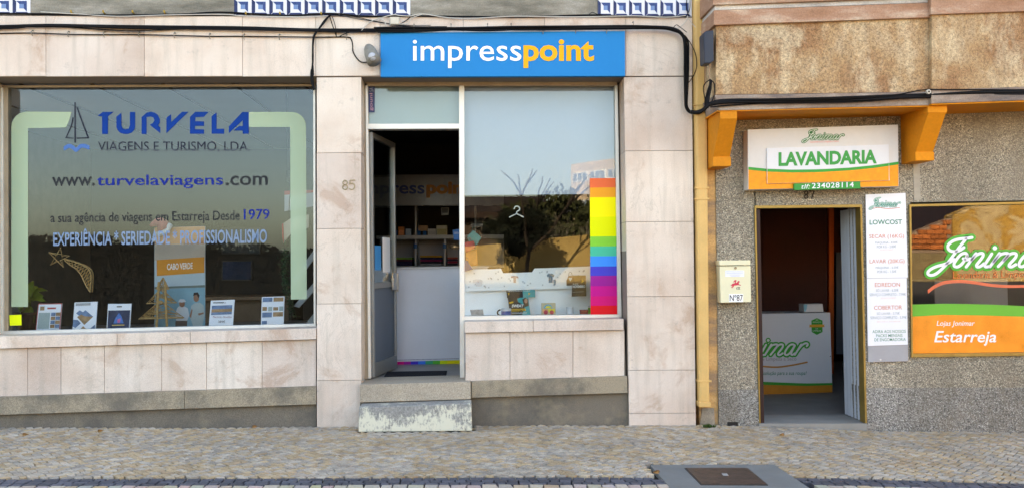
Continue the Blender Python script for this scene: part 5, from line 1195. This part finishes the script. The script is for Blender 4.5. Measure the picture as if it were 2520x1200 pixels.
# ------------------------------------------------------------------ inside the laundry
lc = thing('laundry_counter', 'white laundry counter with green script and orange base', 'counter', tuple(W(1960, 970, 1.9)))
Yc = 1.9; CW = S((.55, .56, .60), .5, .03, 3, name='laundry_white')
PR('front_panel', [(1780, 772), (2043, 768), (2049, 964), (1782, 974)], Yc, Yc+.45, CW, lc, bevel=.006)
xs = [1782+i*20.4 for i in range(14)]; xs[-1] = 2048.5
a1 = interp([(1780, 931), (1880, 938), (1980, 942), (2048, 941)]); a2 = lambda x: a1(x)+5.5+(2048-x)*.012
strip(xs, a1, a2, Yc-.002, S(hexc(40, 140, 50), .5, .05, 5, name='counter_green'), lc, 'green_wave'); strip(xs, a2, lambda x: 973-(x-1782)*9/267, Yc-.002, S((.46, .18, .02), .5, .1, 14, name='counter_orange'), lc, 'orange_print')
wordmark(lambda u_, v_: (1890.5+(u_-1255)*.1034, 836+(v_-335)*.12), lc, Yc-.003, 4.6, 12.5, S((.62, .64, .66), .5, .02, 4, name='counter_script_white'), S(hexc(44, 150, 50), .5, .05, 4, name='counter_script_green'))
text('& Limpeza a Seco', 1874, 877, 1960, 889, Yc-.003, S((.30, .28, .28), .5, name='grey_script'), lc, 0); text('A solução para a sua roupa!', 1868, 912, 1985, 924, Yc-.003, S(hexc(30, 120, 90), .5, name='teal_script'), lc, 0, .005, .2)
m = MB(); m.stroke(smooth_path([(1820, 893), (1900, 902), (1945, 898), (1986, 890)], 4), 4, Yc-.003, .0006); m.build('swoosh', S((.45, .20, .04), .5, name='brown_swoosh'), lc)
sl_ = lambda l: [(1850+x/4.443, 730+y/4.443) for x, y in l]
MB().flat(sl_([(652, 255), (712, 228), (774, 255), (774, 380), (712, 412), (655, 380)]), Yc-.003).build('badge', S(hexc(40, 140, 46), .5, .05, 5, name='badge_green'), lc, fix=False)
MB().flat(sl_([(625, 300), (800, 298), (790, 312), (800, 326), (625, 328), (635, 314)]), Yc-.0045).build('badge_ribbon', S((.62, .28, .03), .5, name='ribbon_orange'), lc, fix=False)
for s_, y in (('AO', 250), ('SERVIÇO', 275), ('DA', 345), ('LIMPEZA', 368)): text(s_, *sl_([(712-8*len(s_)*.85, y-9)])[0], *sl_([(712+8*len(s_)*.85, y+7)])[0], Yc-.0045, S((.5, .55, .5), .5, name='badge_white'), lc)
MB().stroke(sl_([(859.5, 646), (860.5, 646)]), 2.5, Yc-.003, .002).build('knob', BLACK, lc)
tbx = PR('tissue_box', sl_([(566, 78), (775, 72), (785, 158), (568, 166)]), 1.95, 2.1, S((.55, .56, .58), .6, .08, 8, name='printed_carton'), None, bevel=.004); tag(tbx, 'white and blue printed carton on the laundry counter', 'box')
PR('blue_print', sl_([(570, 82), (606, 80), (604, 120), (585, 160), (572, 160)]), 1.944, 1.949, S((.18, .42, .55), .6, .1, 8, name='pale_blue_print'), tbx)
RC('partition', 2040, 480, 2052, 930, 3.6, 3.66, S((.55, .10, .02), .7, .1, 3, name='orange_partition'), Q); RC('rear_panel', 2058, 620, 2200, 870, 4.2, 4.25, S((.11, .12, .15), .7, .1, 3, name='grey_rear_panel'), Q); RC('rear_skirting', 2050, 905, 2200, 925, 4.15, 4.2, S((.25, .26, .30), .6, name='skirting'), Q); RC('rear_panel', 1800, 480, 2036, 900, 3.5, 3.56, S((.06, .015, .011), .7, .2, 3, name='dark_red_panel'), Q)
# washing machine seen through the laundry window
wm = thing('washing_machine', 'dark washing machine behind the laundry window', 'washing machine', tuple(W(2390, 1010, 1.6)))
PR('body', [(2300, 690), (2480, 686), (2484, 1010), (2302, 1014)], 1.5, 2.1, S((.16, .16, .17), .4, .08, 4, name='steel_grey'), wm, bevel=.01)
cc_ = W(2392, 800, 1.49); m = MB(); m.tube([cc_, cc_+Vector((0, -.03, 0))], .16, 24); m.build('door', DARK, wm); m = MB(); m.tube([cc_+Vector((.17*math.cos(a), -.02, .17*math.sin(a))) for a in [R(i*15) for i in range(25)]], .02, 8); m.build('door_ring', ALU, wm)

# ------------------------------------------------------------------ small life on the pavement
wd = thing('weed', 'tuft of green weed at the foot of the drainpipe', 'plant', tuple(G(1746, 1049)))
m = MB(); c = G(1746, 1050)
for i in range(26):
    a = rnd.uniform(0, 6.28); p = c+Vector((rnd.uniform(-.04, .04), rnd.uniform(-.02, .02), 0)); leaf(m, p, p+Vector((math.cos(a)*.03, math.sin(a)*.02, rnd.uniform(.01, .035))), .006)
m.build('leaves', S((.07, .12, .03), .7, .3, 30, name='weed_green'), wd, fix=False)
spots = [(240, 1062, 'in front of the travel agency'), (55, 1071, 'near the left edge'), (1608, 1163, 'beside the concrete slab'), (620, 1051, 'at the foot of the limestone pillar'), (1918, 1071, 'in front of the laundry door')]
for px, py, wh in spots:
    c = G(px, py)+Vector((0, 0, .006)); m = MB(); leaf(m, c, c+Vector((.045, .01, .004)), .012, .006); o = m.build('dry_leaf', S((.30, .16, .06), .8, .2, 20, name='dry_leaf_brown'), fix=False); tag(o, 'small dry brown leaf on the cobbles '+wh, 'leaf', 'dry leaves on the pavement')

# ------------------------------------------------------------------ the other side of the street (seen in the glass)
def V(px, py, Yv, Yg=.29):
    p = W(px, py, Yv); return Vector((p.x, 2*Yg-p.y, p.z))
def vprism(name, pts, Yv, thick, mat, parent=None, Yg=.29, ground=None, m=None):
    a = [V(x, y, Yv, Yg) for x, y in pts]
    if ground is not None:
        for p in a:
            if p.z < ground: p.z = ground
    b = [p-Vector((0, thick, 0)) for p in a]; n = len(a)
    return MB().add(a+b, [tuple(range(n)), tuple(range(2*n-1, n-1, -1))]+[(i, i+n, (i+1) % n+n, (i+1) % n) for i in range(n)]).build(name, mat, parent)
def plaster():
    a = N('yellow_plaster'); c = a.ramp(a.noise(.8, 7, .65, off=2), [(.3, (.42, .26, .08)), (.5, (.52, .34, .11)), (.7, (.58, .42, .18))]); a.bump(a.noise(20, 5), .4, .01); return a.out(c, .85)
ow = vprism('garden_wall', [(1020, 619), (1450, 577), (1700, 553), (1700, 900), (1020, 900)], 13.0, .25, plaster(), ground=-.3); tag(ow, 'yellow plastered garden wall across the street, seen reflected', 'wall')
def ruin():
    a = N('peeling_yellow_render'); k = a.ramp(a.noise(1.1, 8, .68, off=7, dist=.5), [(.46, 0.), (.52, 1.)])
    c = a.mix(k, a.ramp(a.noise(3, 6), [(.3, (.42, .23, .04)), (.7, (.52, .31, .07))]), a.ramp(a.noise(5, 7, .7), [(.3, (.42, .31, .15)), (.7, (.62, .48, .26))])); a.bump(k, .5, .02); return a.out(c, .85)
Yr = .085
rh = thing('derelict_house', 'derelict yellow house with exposed bricks, seen in the laundry window', 'house', tuple(V(2400, 800, 13.5, Yr)))
vprism('rendered_wall', [(2345, 530), (2400, 505), (2560, 430), (2560, 100), (3300, 100), (3300, 692), (2345, 692)], 13.5, .4, ruin(), rh, Yr)
vprism('lower_wall', [(2180, 622), (2344.5, 622), (2344.5, 692), (2180, 692)], 13.5, .4, S((.24, .19, .10), .9, .3, 6, .4, name='mossy_wall'), rh, Yr)
vprism('base_wall', [(2100, 693), (3300, 693), (3300, 800), (2100, 800)], 13.4, .4, S((.05, .05, .05), .9, .2, 4, name='base_shade_tone'), rh, Yr)  # shadow on the lower wall is put into this dark colour
vprism('brick_backing', [(2180, 600), (2344, 536), (2344, 621.5), (2180, 621.5)], 13.55, .35, S((.30, .22, .16), .9, name='mortar_pale'), rh, Yr)
vprism('added_dark_wall', [(2050, 400), (2200, 380), (2430, 430), (2430, 700), (2050, 700)], 15.5, .4, S((.018, .016, .024), .9, .2, 2, name='near_black_wall'), rh, Yr)  # near-black wall added behind the bricks to keep sky out of the reflection
BR = [S((.50*k, .16*k, .05*k), .85, .2, 12, .3, name='orange_brick') for k in (.8, 1.0, 1.15)]
for r_ in range(7):
    y = 612-r_*12; x = 2190+(r_ % 2)*10
    while x+19 < 2344:
        if y-10 > 572-(x-2240)*.39: vprism('brick', [(x, y-10), (x+18.5, y-10), (x+18.5, y), (x, y)], 13.5, .12, rnd.choice(BR), rh, Yr)
        x += 20.5
# office building
ob = thing('office_building', 'beige flat-roofed office building with window bands, reflected in the glass', 'building', tuple(V(1405, 640, 42)))
pA, pB = V(1405, 404, 42), V(1640, 330, 36); zt1 = pA.z
def wallq(name, a, b, z0, z1, mat, parent, off=0.0, th=.3):
    d = (b-a); d.z = 0; nrm = Vector((-d.y, d.x, 0)).normalized()
    if nrm.y < 0: nrm = -nrm
    A = a+nrm*off; Bv = b+nrm*off; C = Bv-nrm*th; D = A-nrm*th
    vv = [(p.x, p.y, z) for z in (z0, z1) for p in (A, Bv, C, D)]
    return MB().add(vv, [(0, 3, 2, 1), (4, 5, 6, 7), (0, 1, 5, 4), (1, 2, 6, 5), (2, 3, 7, 6), (3, 0, 4, 7)]).build(name, mat, parent)
BEI = S((.58, .44, .32), .85, .08, .6, .1, name='beige_render')
wallq('facade', pA, pB, -1.1, zt1, BEI, ob, 0, 9)
for fl_ in range(2):
    z1 = zt1-.52-fl_*1.5; z0 = z1-.50
    for k in range(5):
        a = pA.lerp(pB, .03+k*.195); b = pA.lerp(pB, .03+k*.195+.175)
        w = wallq('window', a, b, z0, z1, S((.80, .80, .78), .5, name='white_window_frame'), ob, .06, .05)
        for j in range(3): wallq('pane', a.lerp(b, .06+j*.31), a.lerp(b, .06+j*.31+.25), z0+.05, z1-.05, S((.16, .20, .25), .2, .15, 3, name='office_glass'), w, .08, .01)
# long brown-roofed house
lh = thing('long_house', 'long low house with a brown tiled roof behind the garden wall', 'house', tuple(V(1150, 640, 24)))
vprism('front_wall', [(930, 520), (1330, 520), (1330, 700), (930, 700)], 24.3, 4, S((.07, .045, .03), .9, .2, 2, name='brown_wall'), lh, ground=-.3)
a, b = V(920, 484, 27), V(1345, 484, 27); c, d = V(1345, 522, 23.8), V(920, 522, 23.8)
m = MB(); m.add([a, b, c, d, a-Vector((0, 0, .2)), b-Vector((0, 0, .2)), c-Vector((0, 0, .2)), d-Vector((0, 0, .2))], [(0, 1, 2, 3), (7, 6, 5, 4), (0, 4, 5, 1), (1, 5, 6, 2), (2, 6, 7, 3), (3, 7, 4, 0)]); m.build('roof', S((.03, .017, .012), .9, .25, 3, .3, name='brown_roof_tiles'), lh)
for x in (1000, 1080, 1160, 1240): w = vprism('window', [(x, 532), (x+34, 532), (x+34, 560), (x, 560)], 24.2, .08, S((.12, .12, .12), .6, name='grey_frame'), lh); vprism('pane', [(x+3, 535), (x+31, 535), (x+31, 557), (x+3, 557)], 24.17, .02, S((.05, .06, .07), .2, name='dark_pane'), w)
# trees
BARK = S((.05, .035, .025), .95, .3, 12, .5, name='dark_bark'); PALEBARK = S((.22, .18, .14), .9, .3, 14, .4, name='pale_bark')
def crown(pos, rad, n, size, mat, parent, squash=(1, 1, 1), seed=1):
    r_ = random.Random(seed); m = MB(); clumps = []
    for i in range(26):
        while True:
            p = Vector((r_.uniform(-1, 1), r_.uniform(-1, 1), r_.uniform(-1, 1)))
            if .25 < p.length < 1: break
        clumps.append(p)
    for i in range(n):
        c = r_.choice(clumps); p = c+Vector((r_.gauss(0, .17), r_.gauss(0, .17), r_.gauss(0, .15)))
        p = Vector((p.x*squash[0], p.y*squash[1], p.z*squash[2]))*rad+pos
        a = Vector((r_.gauss(0, 1), r_.gauss(0, 1), r_.gauss(0, 1))).normalized(); b = a.cross(Vector((r_.gauss(0, 1), r_.gauss(0, 1), .3))).normalized(); s_ = size*r_.uniform(.6, 1.4)
        m.add([p-a*s_, p+b*s_*.5, p+a*s_, p-b*s_*.5], [(0, 1, 2, 3)])
    return m.build('crown', mat, parent, fix=False)
def limbs(base, height, rad, n, depth, mat, parent, seed, spread=.7, name='trunk'):
    r_ = random.Random(seed); m = MB()
    def grow(p, d, L, r, k):
        pts = [p]; q = p
        for i in range(4): q = q+d*(L/4)+Vector((r_.gauss(0, 1), r_.gauss(0, 1), r_.gauss(0, .4)))*L*.035; pts.append(q)
        m.tube(pts, r, 6 if k > 1 else 4, r1=r*.6)
        if k > 0:
            for i in range(n):
                dd = (d+Vector((r_.gauss(0, 1), r_.gauss(0, 1), r_.uniform(-.1, .7)))*spread).normalized(); grow(pts[-1] if i else pts[3], dd, L*r_.uniform(.55, .75), r*.58, k-1)
    grow(base, Vector((0, 0, 1)), height, rad, depth); return m.build(name, mat, parent)
DGREEN = S((.022, .034, .012), .8, .5, 3, name='dark_foliage'); OGREEN = S((.04, .045, .014), .8, .5, 3, name='olive_foliage')
def base_of(px, Yv): p = V(px, 800, Yv); p.z = zg(p.x)-.05 if abs(p.x) < 14 else -.3; return p
b0 = base_of(1277, 11.6); t_ = thing('street_tree', 'dark round-crowned street tree in front of the yellow wall, reflected', 'tree', tuple(b0))
limbs(b0, V(1277, 615, 11.6).z-b0.z, .06, 4, 2, BARK, t_, 3, .5); ctp = V(1272, 570, 11.6); crown(ctp, .50, 7000, .05, S((.008, .011, .005), .9, .4, 3, name='black_green_foliage'), t_, (1.12, 1, .95), 5)
b0 = base_of(1385, 19); t_ = thing('evergreen_tree', 'broad dark evergreen tree behind the yellow wall, reflected', 'tree', tuple(b0)); limbs(b0, 1.4, .14, 4, 2, BARK, t_, 5); crown(V(1385, 558, 19), 1.25, 3600, .10, OGREEN, t_, (1.25, 1, .8), 8)
b0 = base_of(1310, 20); t_ = thing('evergreen_tree', 'smaller dark evergreen tree beside the long brown house, reflected', 'tree', tuple(b0)); limbs(b0, 1.2, .12, 4, 2, BARK, t_, 6); crown(V(1310, 572, 20), .95, 2600, .10, DGREEN, t_, (1.2, 1, .9), 9)
for i, (px, Yv, h, sd) in enumerate(((1392, 15.5, 1.1, 11), (1432, 16.5, 1.1, 14), (1175, 17, 1.1, 17))):
    b0 = base_of(px, Yv); t_ = thing('bare_tree', ['slender bare pale tree left of the office building, reflected', 'bare pale tree in front of the office building, reflected', 'thin bare tree before the long brown house, reflected'][i], 'tree', tuple(b0), 'bare winter trees across the street'); limbs(b0, h*1.1, .02, 3, 4, PALEBARK, t_, sd, .42)
# hedge on the left and wooded hills
hd = thing('hedge', 'long dark brown hedge across the street, reflected in the agency window', 'hedge', (-5, -12, 0))
m = MB(); r_ = random.Random(4)
hA, hB = V(-260, 565, 12), V(830, 612, 12)
for i in range(16000):
    t = r_.random(); x = hA.x+(hB.x-hA.x)*t; top = hA.z+(hB.z-hA.z)*t+.06*math.sin(x*2.1)+.04*math.sin(x*5.3)
    z = -.2+(top+.2)*math.sqrt(r_.random()); y = hA.y-r_.uniform(0, .8)**1.5
    p = Vector((x, y, z)); a = Vector((r_.gauss(0, 1), r_.gauss(0, 1), r_.gauss(0, 1))).normalized(); b = a.cross(Vector((.2, .5, 1))).normalized(); s_ = .05*r_.uniform(.6, 1.4)
    m.add([p-a*s_, p+b*s_*.5, p+a*s_, p-b*s_*.5], [(0, 1, 2, 3)])
m.build('leaves', S((.014, .009, .005), .9, .5, 4, name='brown_hedge_leaf'), hd, fix=False)
m = MB(); m.add([(hA.x, hA.y-.25, -.4), (hB.x, hB.y-.25, -.4), (hB.x, hB.y-.25, hB.z-.12), (hA.x, hA.y-.25, hA.z-.12), (hA.x, hA.y-.75, -.4), (hB.x, hB.y-.75, -.4), (hB.x, hB.y-.75, hB.z-.12), (hA.x, hA.y-.75, hA.z-.12)], [(0, 1, 2, 3), (7, 6, 5, 4), (3, 2, 6, 7), (0, 3, 7, 4), (1, 5, 6, 2)]); m.build('core', S((.015, .012, .008), .95, name='hedge_core'), hd)
m = MB(); n = 120; vv = []
for i in range(n+1):
    x = -900+1800*i/n; h = (8+36*max(0, min(1, (x+70)/60)))*(1+.12*mnoise.noise(Vector((x*.02, 2, 0)))+.06*mnoise.noise(Vector((x*.06, 5, 0)))); vv += [(x, -560, -2), (x, -640, h), (x, -760, h*.7)]
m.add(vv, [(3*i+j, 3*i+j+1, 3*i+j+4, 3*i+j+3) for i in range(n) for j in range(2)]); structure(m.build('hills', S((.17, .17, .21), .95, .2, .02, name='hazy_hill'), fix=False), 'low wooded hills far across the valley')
for o in bpy.data.objects:
    if '_w' in o: del o['_w']
